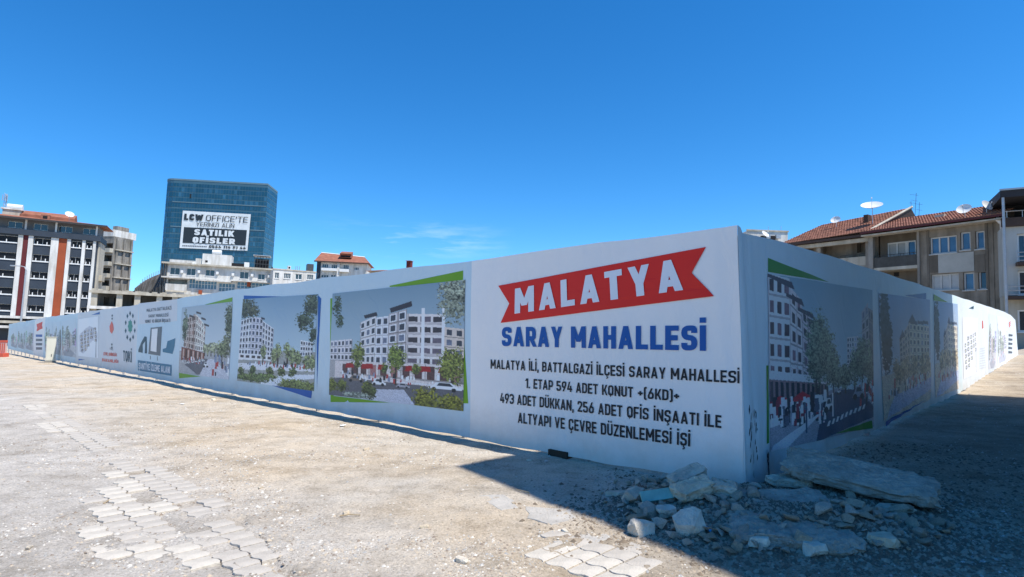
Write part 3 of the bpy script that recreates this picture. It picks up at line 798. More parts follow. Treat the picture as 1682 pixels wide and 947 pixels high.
def pic_square(w, h):
    p = Pic(w, h, (112, 136, 152), (172, 188, 196), 3)
    p.poly([(0, .56), (1, .52), (1, 1), (0, 1)], (150, 150, 152))
    p.facade([(0, .47), (.2, .45), (.2, .66), (0, .66)], 3, 6, (190, 190, 195))
    # main block in light and dark bays
    p.facade([(.26, .30), (.40, .24), (.40, .68), (.28, .68)], 5, 3, (186, 184, 186), frame=(215, 215, 218))
    p.poly([(.29, .235), (.40, .21), (.41, .245), (.30, .265)], (50, 50, 58))
    p.facade([(.40, .26), (.50, .25), (.50, .68), (.40, .68)], 5, 2, (222, 222, 228), frame=(180, 182, 190))
    p.facade([(.50, .235), (.63, .20), (.63, .68), (.50, .68)], 5, 2, (160, 156, 158), frame=(200, 200, 205))
    p.poly([(.505, .185), (.66, .135), (.665, .18), (.515, .225)], (52, 50, 58))
    p.facade([(.63, .24), (.88, .26), (.88, .68), (.63, .68)], 5, 3, (196, 192, 192), win=(58, 54, 60), ww=.8, wh=.5)
    for k in range(5): p.poly([(.63, .31 + k * .085), (.88, .325 + k * .083), (.88, .345 + k * .083), (.63, .33 + k * .085)], (170, 166, 168))
    for x in (.73, .862): p.poly([(x, .2), (x + .02, .2), (x + .02, .72), (x, .72)], (205, 203, 206))
    p.facade([(.88, .36), (1, .38), (1, .68), (.88, .68)], 4, 2, (190, 180, 172))
    p.poly([(.05, .66), (1, .66), (1, .84), (.05, .82)], (186, 180, 180))
    p.facade([(.1, .68), (1, .66), (1, .80), (.1, .78)], 1, 11, (190, 184, 184), win=(84, 62, 62), ww=.6, wh=.8)
    for x, w_ in ((.15, .06), (.29, .09), (.43, .06), (.68, .11), (.85, .09), (.63, .04)): p.poly([(x, .68), (x + w_, .675), (x + w_ + .008, .72), (x - .008, .725)], (140, 30, 34))
    p.poly([(.12, .82), (1, .84), (1, 1), (.0, 1), (0, .84)], (92, 92, 98))
    p.poly([(.4, .9), (.62, .88), (.7, 1), (.28, 1)], (168, 172, 184))
    p.poly([(.12, .80), (1, .82), (1, .835), (.12, .815)], (190, 190, 194))
    for cx, cy, rx, ry in ((.05, .12, .05, .14), (.08, .27, .045, .08)): p.tree(cx, cy, rx, ry, (62, 74, 58), .35)
    p.tree(.25, .60, .065, .12, (92, 100, 50), .6, .8); p.tree(.56, .62, .07, .13, (96, 108, 52), .6, .85)
    p.tree(.93, .66, .10, .15, (104, 110, 54), .6, .84); p.tree(.95, .12, .13, .24, (120, 126, 112), .5)
    p.tree(.7, .7, .04, .05, (90, 100, 50), .5); p.tree(.48, .7, .03, .05, (80, 96, 50), .5)
    p.car(.37, .855, .12, .05); p.car(.16, .84, .16, .05, (110, 100, 92)); p.car(.77, .85, .22, .055); p.car(.56, .86, .1, .03, (150, 150, 158))
    for x in (.03, .12, .34): p.tree(x, .9, .055, .07, (84, 90, 42), .6)
    p.tree(.36, .93, .06, .08, (64, 72, 40), .7); p.tree(.77, .94, .09, .10, (104, 104, 40), .7); p.tree(.92, .96, .09, .08, (104, 104, 40), .7)
    p.tree(.25, .97, .12, .03, (120, 128, 120), .7)
    p.crowd(.1, .9, .78, .84, 36, hh=.04); p.speck(0, 1, .6, 1, .22)
    return p.fade((188, 198, 204), .02).out()
def pic_park(w, h):
    p = Pic(w, h, (116, 142, 162), (180, 196, 202), 5)
    p.poly([(0, .62), (1, .60), (1, 1), (0, 1)], (140, 142, 140))
    p.facade([(.0, .26), (.17, .22), (.17, .68), (.0, .68)], 6, 4, (214, 214, 220), frame=(170, 174, 184))
    p.facade([(.17, .22), (.33, .24), (.33, .68), (.17, .68)], 6, 3, (182, 184, 194), win=(44, 50, 62))
    p.facade([(.33, .27), (.50, .36), (.50, .68), (.33, .68)], 6, 4, (206, 206, 212), frame=(150, 152, 164))
    p.poly([(.3, .225), (.36, .24), (.36, .26), (.3, .25)], (40, 44, 60))
    p.facade([(.82, .48), (.97, .50), (.97, .64), (.82, .66)], 3, 5, (200, 204, 212))
    p.poly([(0, .66), (.55, .66), (.55, .72), (0, .74)], (206, 204, 206))
    for k in range(7): p.poly([(.03 + k * .08, .68), (.08 + k * .08, .68), (.08 + k * .08, .71), (.03 + k * .08, .71)], (60, 50, 54))
    p.poly([(.0, .78), (1, .74), (1, .80), (.0, .86)], (196, 198, 206))
    p.poly([(.35, .98), (.6, .87), (1, .83), (1, .87), (.7, .93), (.55, 1), (.35, 1)], (196, 204, 220))
    p.tree(.06, .12, .16, .14, (66, 70, 54), .6); p.tree(.18, .16, .1, .08, (72, 74, 58), .55)
    p.tree(.93, .10, .10, .16, (70, 78, 62), .5); p.tree(.86, .28, .12, .12, (62, 72, 56), .5); p.tree(.96, .42, .05, .12, (60, 70, 56), .5)
    for cx, cy in ((.57, .62), (.68, .60), (.74, .66), (.8, .68), (.9, .72), (.36, .62), (.52, .66), (.97, .7)): p.tree(cx, cy, .05, .10, (110, 118, 84), .5, .78)
    for cx in (.05, .22, .47, .62, .75): p.tree(cx, .86 - cx * .04, .05, .06, (74, 84, 48), .7)
    p.tree(.2, .94, .3, .045, (86, 98, 56), .8); p.tree(.82, .96, .24, .06, (96, 104, 60), .8); p.tree(.4, .90, .2, .03, (90, 104, 60), .7)
    p.crowd(.05, .9, .76, .80, 40, hh=.04); p.speck(0, 1, .55, 1, .25)
    return p.fade((188, 200, 208), .02).out()
def pic_street(w, h, seed=8, pale=0.0):
    p = Pic(w, h, (146, 160, 170), (190, 198, 202), seed)
    p.poly([(0, .66), (1, .60), (1, 1), (0, 1)], (150, 150, 152))
    p.facade([(.10, .18), (.32, .12), (.32, .66), (.10, .60)], 5, 5, (176, 166, 160), win=(84, 72, 68), alt=((120, 100, 92), 2))
    p.facade([(.32, .12), (.54, .30), (.54, .66), (.32, .66)], 5, 5, (206, 196, 190), win=(96, 82, 78))
    for x, y in ((.18, .12), (.32, .08), (.43, .17), (.5, .26)): p.poly([(x, y), (x + .1, y + .03), (x + .1, y + .055), (x, y + .03)], (66, 60, 62))
    p.poly([(.05, .60), (.55, .68), (.55, .76), (.05, .80)], (112, 64, 52))
    for k in range(9): p.poly([(.08 + k * .05, .63 + k * .006), (.11 + k * .05, .63 + k * .006), (.11 + k * .05, .76), (.08 + k * .05, .77)], (64, 44, 42) if k % 2 else (170, 150, 142))
    p.tree(.10, .3, .07, .26, (84, 92, 76), .5); p.tree(.95, .22, .09, .26, (84, 90, 72), .5); p.tree(.93, .55, .08, .2, (90, 94, 76), .5)
    for k in range(6): p.tree(.55 + k * .06, .60 + .01 * (k % 2), .05, .09, (130, 134, 110), .5, .72)
    p.tree(.86, .62, .09, .12, (100, 106, 80), .5, .8)
    p.poly([(.12, .86), (.52, .76), (.62, .75), (.50, .97), (.40, .99)], (92, 92, 100))
    p.poly([(.62, .76), (.70, .75), (1, .92), (1, 1), (.45, 1)], (176, 178, 186))
    p.crowd(.08, .5, .78, .84, 46, hh=.05); p.crowd(.70, .98, .78, .98, 16, hh=.09)
    for k in range(5): p.car(.16 + .08 * k, .84 - .012 * k, .08, .03)
    p.car(.53, .86, .10, .06, (205, 205, 208)); p.speck(0, 1, .55, 1, .2)
    return p.fade((190, 200, 205), pale).out()
def pic_avenue(w, h):
    p = Pic(w, h, (122, 146, 158), (172, 188, 196), 12)
    p.facade([(.0, .0), (.16, .01), (.16, .64), (.0, .62)], 5, 3, (214, 206, 208), win=(62, 48, 54), alt=((176, 168, 172), 3))
    p.facade([(.16, .06), (.24, .14), (.24, .64), (.16, .64)], 5, 2, (190, 178, 180), win=(70, 56, 62))
    p.facade([(.24, .18), (.32, .26), (.32, .66), (.24, .64)], 5, 2, (170, 162, 166), win=(64, 54, 60))
    for x, y, w_ in ((.0, .0, .17), (.13, .10, .11), (.21, .18, .11), (.28, .24, .08)): p.poly([(x, y), (x + w_, y + .03), (x + w_ + .02, y + .075), (x, y + .02)], (70, 62, 72))
    p.poly([(.0, .55), (.45, .62), (.45, .66), (.0, .60)], (200, 196, 200))
    p.facade([(.0, .60), (.45, .66), (.45, .76), (.0, .76)], 1, 12, (120, 100, 104), win=(30, 26, 32), ww=.6, wh=.85)
    p.facade([(.68, .36), (.80, .35), (.80, .62), (.68, .62)], 7, 5, (196, 200, 206), win=(86, 92, 104))
    p.facade([(.84, .18), (.93, .10), (.93, .66), (.84, .62)], 6, 2, (150, 148, 152), win=(60, 60, 70))
    p.facade([(.93, .14), (1, .16), (1, .70), (.93, .66)], 6, 2, (112, 108, 112), win=(44, 44, 54))
    p.poly([(.0, .80), (.5, .70), (.62, .70), (1, .82), (1, 1), (0, 1)], (134, 134, 144))
    p.poly([(.42, .74), (.60, .71), (.80, .72), (1, .86), (1, .93), (.40, 1.0), (.34, 1)], (58, 66, 86))
    for cx, cy, rx, ry in ((.37, .38, .12, .20), (.45, .48, .12, .20), (.52, .56, .09, .14), (.34, .52, .09, .16), (.58, .62, .06, .08), (.66, .62, .07, .10), (.76, .56, .07, .14), (.84, .50, .07, .18), (.93, .54, .08, .18)):
        p.tree(cx, cy, rx, ry, (92, 104, 88), .55, .74)
    for x, y, s_ in ((.0, .735, .16), (.17, .722, .13)): p.poly([(x, y), (x + s_ * .5, y - .035), (x + s_, y), (x + s_ * .9, y + .022), (x, y + .022)], (158, 26, 38))
    p.crowd(.0, .42, .76, .90, 120, cols=((225, 215, 220), (30, 28, 36), (120, 40, 50), (200, 190, 200), (80, 84, 100)), hh=.07)
    p.crowd(.80, 1, .72, .84, 40, hh=.06)
    p.car(.41, .82, .10, .07, (225, 228, 236)); p.car(.73, .77, .14, .07, (130, 134, 146)); p.car(.56, .73, .05, .03)
    for k in range(9): p.poly([(.46 + k * .05, .895 - k * .008), (.485 + k * .05, .893 - k * .008), (.468 + k * .05, .925 - k * .008), (.44 + k * .05, .927 - k * .008)], (222, 228, 238))
    p.poly([(.5, .72), (.515, .72), (.515, .87), (.5, .87)], (210, 215, 225)); p.poly([(.02, .97), (.35, .84), (.38, .84), (.12, 1), (0, 1)], (190, 190, 204))
    p.poly([(.26, .78), (.27, .78), (.27, .94), (.26, .94)], (60, 66, 90)); p.speck(0, 1, .5, 1, .28)
    return p.fade((120, 146, 170), .10).out()
def pic_towers(w, h, seed=15):
    p = Pic(w, h, (122, 142, 168), (178, 178, 172), seed)
    p.facade([(.30, .38), (.52, .24), (.52, .66), (.30, .62)], 6, 4, (168, 158, 148), win=(66, 60, 62))
    p.poly([(.50, .24), (.58, .16), (.66, .24)], (60, 60, 78)); p.poly([(.30, .38), (.36, .30), (.42, .36)], (56, 56, 74))
    p.facade([(.52, .24), (.95, .28), (.95, .68), (.52, .66)], 6, 6, (186, 176, 160), win=(74, 70, 74))
    for x in (.55, .68, .8): p.poly([(x, .22), (x + .12, .23), (x + .13, .26), (x, .25)], (56, 58, 76))
    p.tree(.08, .22, .07, .30, (30, 40, 48), .9); p.tree(.1, .4, .08, .24, (34, 44, 48), .9)
    p.poly([(0, .66), (1, .64), (1, 1), (0, 1)], (170, 158, 142))
    for cx in (.25, .36, .48, .62, .78, .9): p.tree(cx, .64, .08, .12, (128, 116, 92), .5)
    p.poly([(.2, .84), (1, .78), (1, .9), (.05, 1)], (150, 156, 176)); p.crowd(.1, .9, .76, .86, 60, hh=.06); p.speck(0, 1, .5, 1, .3)
    return p.fade((128, 150, 172), .12).out()
def pic_plan(w, h):
    p = Pic(w, h, (205, 208, 216), (205, 208, 216), 21)
    r_ = p.r
    out = [(.05, .45), (.35, .28), (.6, .22), (.85, .30), (.95, .42), (.93, .62), (.7, .58), (.45, .82), (.25, .92), (.08, .88)]
    p.poly(out, (166, 168, 176))
    for i in range(5):
        for j in range(6):
            x = .1 + i * .165 + j * .012; y = .36 + j * .09 + i * -.02
            if inside(np.array([x + .05]), np.array([y + .03]), out)[0]:
                p.poly([(x, y), (x + .11, y - .01), (x + .11, y + .05), (x, y + .06)], (96, 98, 108)); p.poly([(x + .03, y + .015), (x + .08, y + .012), (x + .08, y + .035), (x + .03, y + .04)], (190, 176, 150))
    for k in range(5): p.poly([(.1 + k * .17, .3), (.125 + k * .17, .3), (.11 + k * .17, .9), (.09 + k * .17, .9)], (225, 225, 230))
    p.poly([(.86, .55), (.89, .55), (.89, .98), (.86, .98)], (110, 112, 120))
    return p.out()
def pic_forms(w, h, seed):                           # tree-lined street, low detail, for the far banners
    p = Pic(w, h, (166, 184, 194), (178, 182, 184), seed); r_ = p.r
    p.poly([(0, .66), (1, .66), (1, 1), (0, 1)], (156, 156, 158))
    x = 0.02
    while x < .95:
        w_ = r_.uniform(.1, .26); t0 = r_.uniform(.25, .5); p.facade([(x, t0), (x + w_, t0 + r_.uniform(-.08, .08)), (x + w_, .72), (x, .72)], 5, 3, tuple(int(v) for v in r_.integers(150, 205, 3))); x += w_
    for _ in range(7): p.tree(r_.uniform(0, 1), r_.uniform(.3, .75), r_.uniform(.05, .13), r_.uniform(.1, .22), (92, 98, 84), .5, .85)
    p.poly([(.1, .9), (.5, .76), (.9, .9), (.7, 1), (.2, 1)], (120, 122, 130)); p.crowd(.05, .95, .78, .92, 26, hh=.06)
    return p.fade((176, 182, 190), .22).out()

# ---- the corner panel
A = bannerL(774, 1230, M_ban, 'white banner with the large district title')
LW.polygon('ribbon', A, [(819.5, 469), (1160, 405.5), (1137, 448), (1173, 486), (823, 530), (837, 498)], M_red, 0.010)
LW.text('title_lettering', A, 'MALATYA', [(847, 474), (1117, 424), (1123, 476), (846, 515)], M_wprint, 0.016, 0.215, 0.17)
LW.text('district_lettering', A, 'SARAY MAHALLESİ', [(825, 537), (1159, 534), (1159, 576), (825, 568)], M_navy, 0.008, 0.21, 0.09)
LW.text('lettering', A, 'MALATYA İLİ, BATTALGAZİ İLÇESİ SARAY MAHALLESİ', [(807, 590), (1214, 609), (1214, 629.5), (807, 605)], M_black, 0.008, 0.17)
LW.text('lettering', A, '1. ETAP 594 ADET KONUT +(6KD)+', [(862, 621), (1115.5, 641), (1115.5, 659), (862, 637)], M_black, 0.008, 0.17)
LW.text('lettering', A, '493 ADET DÜKKAN, 256 ADET OFİS İNŞAATI İLE', [(822, 645), (1185, 682), (1185, 703), (822, 661)], M_black, 0.008, 0.17)
LW.text('lettering', A, 'ALTYAPI VE ÇEVRE DÜZENLEMESİ İŞİ', [(851, 677), (1134, 711.5), (1134, 733), (851, 694)], M_black, 0.008, 0.17)
# ---- picture 3
A = bannerL(533, 774, M_ban_b, 'pale blue banner with the city square picture')
LW.polygon('green_wedge', A, [(640, 469), (761, 444), (761, 466), (640, 471)], M_green, 0.003)
LW.polygon('green_wedge', A, [(543, 490), (549, 489), (548, 650), (640, 661), (543, 660)], M_green, 0.003)
LW.polygon('green_wedge', A, [(763, 560), (770, 662), (755, 662), (758, 600)], M_green, 0.003)
LW.picture('printed_picture', A, [(547, 482), (765, 459), (762, 675), (541, 648)], pic_square(280, 250), 0.008)
# ---- picture 2
A = bannerL(384, 533, M_ban_b, 'pale blue banner with the park picture')
LW.polygon('blue_wedge', A, [(400, 485), (470, 487), (400, 500)], M_bluep, 0.003)
LW.polygon('blue_wedge', A, [(523, 485), (528, 490), (521, 560), (521, 640)], M_bluep, 0.003)
LW.polygon('blue_wedge', A, [(438, 630), (513, 640), (511, 654)], M_bluep, 0.003)
LW.picture('printed_picture', A, [(399, 491), (523, 483), (516, 642), (390, 625)], pic_park(200, 200), 0.008)
# ---- picture 1
A = bannerL(293, 384, M_ban_b, 'pale blue banner with the narrow street picture')
LW.polygon('green_wedge', A, [(336, 500), (382, 488), (381, 499)], M_green, 0.003)
LW.polygon('green_wedge', A, [(294, 612), (330, 618), (294, 621)], M_green, 0.003)
LW.picture('printed_picture', A, [(300, 505), (382, 495), (376, 623), (294, 612)], pic_street(130, 150), 0.008)
# ---- site monitoring board
A = bannerL(225, 293, M_ban_b, 'pale blue banner with a tablet drawing and teal sign')
LW.polygon('pale_field', A, [(228, 498), (291, 491), (291, 527), (228, 532)], M_ban_g, 0.002)
LW.text('lettering', A, 'MALATYA BATTALGAZİ', [(241, 507), (281, 502), (281, 508), (241, 512)], M_greyp, 0.006)
LW.text('lettering', A, 'SARAY MAHALLESİ', [(244, 516.5), (276, 514), (276, 519.5), (244, 521)], M_greyp, 0.006)
LW.text('lettering', A, 'KONUT VE DÜKKAN İNŞAATI', [(239, 525), (279, 523), (279, 528.5), (239, 530)], M_greyp, 0.006)
LW.polygon('tablet', A, [(247, 538), (267, 536), (264, 584), (243, 581)], M_greyp, 0.006)
LW.polygon('tablet_screen', A, [(249, 540), (260, 539), (258, 578), (247, 576)], M_ban, 0.011)
LW.polygon('drawn_leg', A, [(246, 584), (247, 584), (247, 590), (246, 590)], M_greyp, 0.006)
LW.polygon('drawn_leg', A, [(259, 585), (260, 585), (260, 592), (259, 592)], M_greyp, 0.006)
LW.polygon('drawn_excavator', A, [(228, 574), (233, 562), (238, 552), (241, 553), (241, 580), (238, 580), (239, 560), (235, 566), (235, 579), (228, 578)], M_teal, 0.006)
LW.polygon('drawn_truck', A, [(268, 573), (273, 571), (275, 560), (288, 555), (286, 570), (283, 581), (268, 578)], M_tealb, 0.006)
LW.polygon('sign_box', A, [(227, 591), (282, 599), (282, 617), (227, 608)], M_tealb, 0.006)
LW.text('lettering', A, 'ŞANTİYE İZLEME ALANI', [(229, 595), (280, 602), (280, 613), (229, 605.5)], M_wprint, 0.012)
# ---- housing agency logo
A = bannerL(195, 225, M_ban_g, 'pale grey banner with a teal star emblem')
def star(cx, cy, rx, ry, n_, k, rot=0):
    return [(cx + rx * (1 if i % 2 == 0 else k) * math.cos(rot + math.pi * i / n_), cy + ry * (1 if i % 2 == 0 else k) * math.sin(rot + math.pi * i / n_)) for i in range(2 * n_)]
LW.polygon('emblem_centre', A, star(214, 535.5, 3.6, 12, 8, .75), M_tealg, 0.006)
for k in range(10):
    a_ = 2 * math.pi * k / 10 + .3; cx, cy = 214 + 7.2 * math.cos(a_), 536 + 21.5 * math.sin(a_)
    LW.polygon('emblem_leaf', A, [(cx, cy - 4.2), (cx + 1.5, cy), (cx, cy + 4.2), (cx - 1.5, cy)], M_teal, 0.006)
LW.text('lettering', A, 'TOKİ', [(203, 575), (216.5, 577), (216.5, 595), (203, 592.5)], M_teal, 0.006)
# ---- ministry logo
A = bannerL(164, 195, M_ban_g, 'pale grey banner with a red crest')
LW.polygon('emblem', A, [(184, 527), (186.5, 533), (187.5, 541), (184.5, 548), (181, 544), (180, 536), (182, 531)], M_redp, 0.006)
for k in range(4):
    LW.polygon('emblem_ring', A, star(184.5, 518 + (k if k < 2 else k + 7.5) * 5, 1.6, 2.2, 6, .7), M_greyp, 0.006)
LW.text('lettering', A, 'T.C.', [(181, 571), (187, 572), (187, 575), (181, 574)], M_greyp, 0.006)
LW.text('lettering', A, 'ÇEVRE, ŞEHİRCİLİK', [(170, 578), (192, 580), (192, 585), (170, 583)], M_redp, 0.006)
LW.text('lettering', A, 'BAKANLIĞI', [(168, 588), (194, 591), (194, 596), (168, 593)], M_redp, 0.006)
# ---- plan and small pictures further away
A = bannerL(126, 164, M_ban_g, 'pale grey banner with a drawn site plan')
LW.picture('printed_picture', A, [(129, 524), (162, 519), (162, 588), (129, 584)], pic_plan(56, 70), 0.006)
LW.polygon('blue_wedge', A, [(150, 517), (164, 512), (164, 516)], M_bluep, 0.009)
LW.polygon('blue_wedge', A, [(129, 589), (140, 590), (129, 592)], M_bluep, 0.009)
A = bannerL(100, 126, M_ban_b)
LW.picture('printed_picture', A, [(102, 527), (125, 522), (125, 587), (102, 583)], pic_forms(44, 70, 31), 0.006)
A = bannerL(73, 100, M_ban_b)
LW.picture('printed_picture', A, [(87, 529), (100, 527), (100, 583), (87, 580)], pic_forms(44, 60, 33), 0.006)
LW.picture('printed_picture', A, [(74, 531), (86, 529), (86, 580), (74, 577)], pic_forms(36, 60, 34), 0.006)
A = bannerL(56, 73, M_ban, 'small distant repeat of the red ribbon banner')
LW.polygon('ribbon', A, [(60, 532), (70, 528), (69, 534), (70, 539), (60, 544), (61, 538)], M_red, 0.006)
for k in range(4): LW.polygon('lettering', A, [(59, 549 + 7 * k), (69, 549 + 7 * k), (69, 553 + 7 * k), (59, 553 + 7 * k)], M_greyp if k else M_navy, 0.006)
A = bannerL(10, 56, M_ban_b)
for x0, x1, sd in ((18, 28, 41), (29, 41, 42), (42, 55, 43)):
    LW.picture('printed_picture', A, [(x0, 539 - (x0 - 18) * .14), (x1, 538 - (x1 - 18) * .14), (x1, 570 + (x1 - 18) * .17), (x0, 568 + (x0 - 18) * .17)], pic_forms(30, 50, sd), 0.006)

# ---- right wing
A = bannerR(1220, 1437, M_ban_r, 'pale blue banner with the avenue picture next to the corner')
RWg.polygon('green_wedge', A, [(1262, 423), (1262, 446), (1362, 463)], M_greend, 0.003)
RWg.polygon('green_wedge', A, [(1259, 600), (1263, 600), (1264, 727), (1260, 729)], M_greend, 0.003)
RWg.polygon('green_wedge', A, [(1370, 712), (1430, 690), (1431, 703)], M_greend, 0.010)
RWg.picture('printed_picture', A, [(1261, 449), (1432, 476), (1434, 700), (1266, 742)], pic_avenue(240, 280), 0.007)
M_scuff = mat('black_scuff', (0.04, 0.045, 0.05), 0.9, 0.3, 4)
for k in range(46):                                      # scraped streaks beside the corner
    px = random.choice([random.gauss(1230.5, 1.6), random.gauss(1241, 1.8), random.gauss(1262, 1.0)]); py = random.uniform(662, 785)
    if px > 1255: py = random.uniform(738, 775)
    l_ = random.uniform(4, 15); w_ = random.uniform(.3, .8)
    RWg.polygon('scuff_mark', A, [(px - w_ * .4, py), (px + w_ * .3, py - l_ * .2), (px + w_, py + l_ * .5), (px + w_ * .3, py + l_), (px - w_ * .6, py + l_ * .6)], M_scuff, 0.0045, 1)
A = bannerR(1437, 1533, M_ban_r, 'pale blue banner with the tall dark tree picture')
RWg.polygon('blue_wedge', A, [(1486, 485), (1521, 481), (1521, 492)], M_bluep, 0.003)
RWg.polygon('blue_wedge', A, [(1454, 692), (1500, 667), (1520, 656), (1454, 700)], M_bluep, 0.010)
RWg.picture('printed_picture', A, [(1443, 481), (1527, 492), (1529, 655), (1452, 690)], pic_towers(110, 150), 0.007)
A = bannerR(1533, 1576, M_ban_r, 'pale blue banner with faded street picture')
RWg.polygon('green_wedge', A, [(1534, 483), (1556, 496), (1534, 493)], M_green, 0.010)
RWg.picture('printed_picture', A, [(1535, 494), (1573, 499), (1574, 638), (1536, 653)], pic_towers(60, 110, 27), 0.007)
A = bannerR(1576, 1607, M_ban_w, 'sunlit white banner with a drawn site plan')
RWg.picture('printed_picture', A, [(1581, 520), (1606, 522), (1606, 612), (1582, 622)], np.clip(pic_plan(56, 90) * 1.2, 0, .8), 0.006)
RWg.polygon('blue_wedge', A, [(1591, 506), (1599, 502), (1599, 507)], M_teal, 0.009)
A = bannerR(1607, 1622, M_ban_w, 'sunlit white banner with columns of small print')
for k in range(9): RWg.polygon('printed_line', A, [(1609, 572 + 4 * k), (1619, 570 + 4 * k), (1619, 571.5 + 4 * k), (1609, 573.5 + 4 * k)], M_ban_g, 0.006)
RWg.polygon('emblem', A, [(1613, 527), (1615, 526), (1616, 538), (1613, 540)], M_redp, 0.006)
A = bannerR(1622, 1655, M_ban_w)
RWg.picture('printed_picture', A, [(1624, 515), (1636, 518), (1636, 602), (1624, 606)], pic_forms(40, 90, 51), 0.006)
RWg.picture('printed_picture', A, [(1638, 518), (1654, 523), (1654, 590), (1638, 598)], np.clip(pic_forms(44, 80, 53) * 1.3, 0, .8), 0.006)
A = bannerR(1655, 1670, M_ban_w, 'small sunlit repeat of the red ribbon banner')
for k in range(3): RWg.polygon('ribbon', A, [(1657 , 530 + 3 * k), (1660, 527 + 3 * k), (1660, 529 + 3 * k), (1657, 532 + 3 * k)], M_red, 0.006)
for k in range(5): RWg.polygon('printed_line', A, [(1656, 548 + 7 * k), (1663, 549 + 7 * k), (1663, 552 + 7 * k), (1656, 552 + 7 * k)], M_greyp, 0.006)

# ---- steel frame behind the banners
M_post = mat('galvanised_post', (0.35, 0.35, 0.36), 0.5, 0.2, 3, metal=0.4)
for wing, LEN, zt, zb in ((LW, LEN_L, ztL, zbL), (RWg, LEN_R, ztR, zbR)):
    u = 0.15
    pm = {}
    while u < LEN - 0.1:
        z1 = float(zt(u)) - 0.03
        wx = wing.o + wing.x * u + wing.y * 0.08
        o = box('post', M_post, wing.root, u - 0.03, 0.05, hz(wx.x, wx.y) - 0.05, u + 0.03, 0.11, z1)
        u += 2.4
    for fz in (0.15, 0.95):
        m = MB(); us = np.linspace(0.02, LEN - 0.02, 24)
        for a_, b_ in zip(us[:-1], us[1:]):
            za = float(zb(a_)) * (1 - fz) + float(zt(a_)) * fz; zb2 = float(zb(b_)) * (1 - fz) + float(zt(b_)) * fz
            m.tube([(a_, 0.035, za), (b_, 0.035, zb2)], 0.018, 4)
        m.build('rail', M_post, wing.root)
# timber foot block under the corner panel
p = ground(915, 753); fb = box('timber_block', mat('dark_timber', (0.05, 0.035, 0.025), 0.9), None, -0.16, -0.06, -0.05, 0.16, 0.06, 0.085)
fb.location = (p.x + 0.05, p.y + 0.12, 0); fb.rotation_euler = (0, 0, math.atan2(uL.y, uL.x))
tag(fb, 'short dark timber block wedged under the bottom edge of the title banner', 'timber')

# ================================================================== BUILDINGS
TILT = Matrix.Rotation(R(2.0), 4, 'Y')                  # the site falls away to the left: plumb is 2 degrees off the ground's normal
class Bld:
    """a building frame: local x along the facade (left to right as seen), y into the building, z up"""
    def __init__(s, p0, p1, d0, H, depth1=None):
        def r_(p): return TILT.to_3x3().inverted() @ ray(*p)
        a, b = r_(p0), r_(p1)
        A = a * (d0 / a.y)
        k = depth1 / b.y if depth1 else A.z / b.z
        B = b * k
        d = Vector((B.x - A.x, B.y - A.y, 0)); s.W = d.length
        s.m = Matrix.Translation(EYE) @ TILT @ Matrix.Translation((A.x, A.y, A.z - H)) @ Matrix.Rotation(math.atan2(d.y, d.x), 4, 'Z')
        s.inv = s.m.inverted(); s.H = H
        s.Zabs = A.z
    def at(s, px, py, y=0.0):
        o = s.inv @ EYE; d = s.inv.to_3x3() @ ray(px, py); t_ = (y - o.y) / d.y
        p = o + d * t_; return (p.x, p.z)
    def rect(s, x0, y0, x1, y1, y=0.0):
        xm, ym = (x0 + x1) / 2, (y0 + y1) / 2
        u0 = s.at(x0, ym, y)[0]; u1 = s.at(x1, ym, y)[0]; z0 = s.at(xm, y1, y)[1]; z1 = s.at(xm, y0, y)[1]
        return (u0, z0, u1, z1)
def zr(sc, ox, oy):
    """rectangles measured on an enlarged crop"""
    return lambda x0, y0, x1, y1: (ox + x0 / sc, oy + y0 / sc, ox + x1 / sc, oy + y1 / sc)
def wall_holes(W0, W1, Z0, Z1, D, holes, y0=0.0, back=True):
    """a solid body with a front face pierced by holes (u0, z0, u1, z1, depth); each hole has reveals"""
    m = MB()
    holes = [(max(a, W0 + .02), max(b_, Z0 + .02), min(c, W1 - .02), min(d, Z1 - .02), e) for a, b_, c, d, e in holes]
    holes = [h for h in holes if h[2] - h[0] > .05 and h[3] - h[1] > .05]
    us = sorted({W0, W1, *[h[0] for h in holes], *[h[2] for h in holes]}); zs = sorted({Z0, Z1, *[h[1] for h in holes], *[h[3] for h in holes]})
    for i in range(len(us) - 1):
        for j in range(len(zs) - 1):
            cu, cz = (us[i] + us[i + 1]) / 2, (zs[j] + zs[j + 1]) / 2
            if any(h[0] < cu < h[2] and h[1] < cz < h[3] for h in holes): continue
            m.poly([(us[i], y0, zs[j]), (us[i + 1], y0, zs[j]), (us[i + 1], y0, zs[j + 1]), (us[i], y0, zs[j + 1])])
    for a, b_, c, d, e in holes:
        y1 = y0 + e
        m.poly([(a, y0, b_), (a, y1, b_), (c, y1, b_), (c, y0, b_)]); m.poly([(a, y0, d), (c, y0, d), (c, y1, d), (a, y1, d)])
        m.poly([(a, y0, b_), (a, y0, d), (a, y1, d), (a, y1, b_)]); m.poly([(c, y0, b_), (c, y1, b_), (c, y1, d), (c, y0, d)])
        if e > 0.5: m.poly([(a, y1, b_), (a, y1, d), (c, y1, d), (c, y1, b_)])
    m.poly([(W0, y0, Z0), (W0, y0, Z1), (W0, D, Z1), (W0, D, Z0)]); m.poly([(W1, y0, Z0), (W1, D, Z0), (W1, D, Z1), (W1, y0, Z1)])
    m.poly([(W0, D, Z0), (W0, D, Z1), (W1, D, Z1), (W1, D, Z0)]); m.poly([(W0, y0, Z1), (W1, y0, Z1), (W1, D, Z1), (W0, D, Z1)])
    return m
def build_wall(name, mb, m, parent):
    me = bpy.data.meshes.new(name); me.from_pydata(mb.v, [], mb.f); me.materials.append(m)
    return link(name, me, parent)
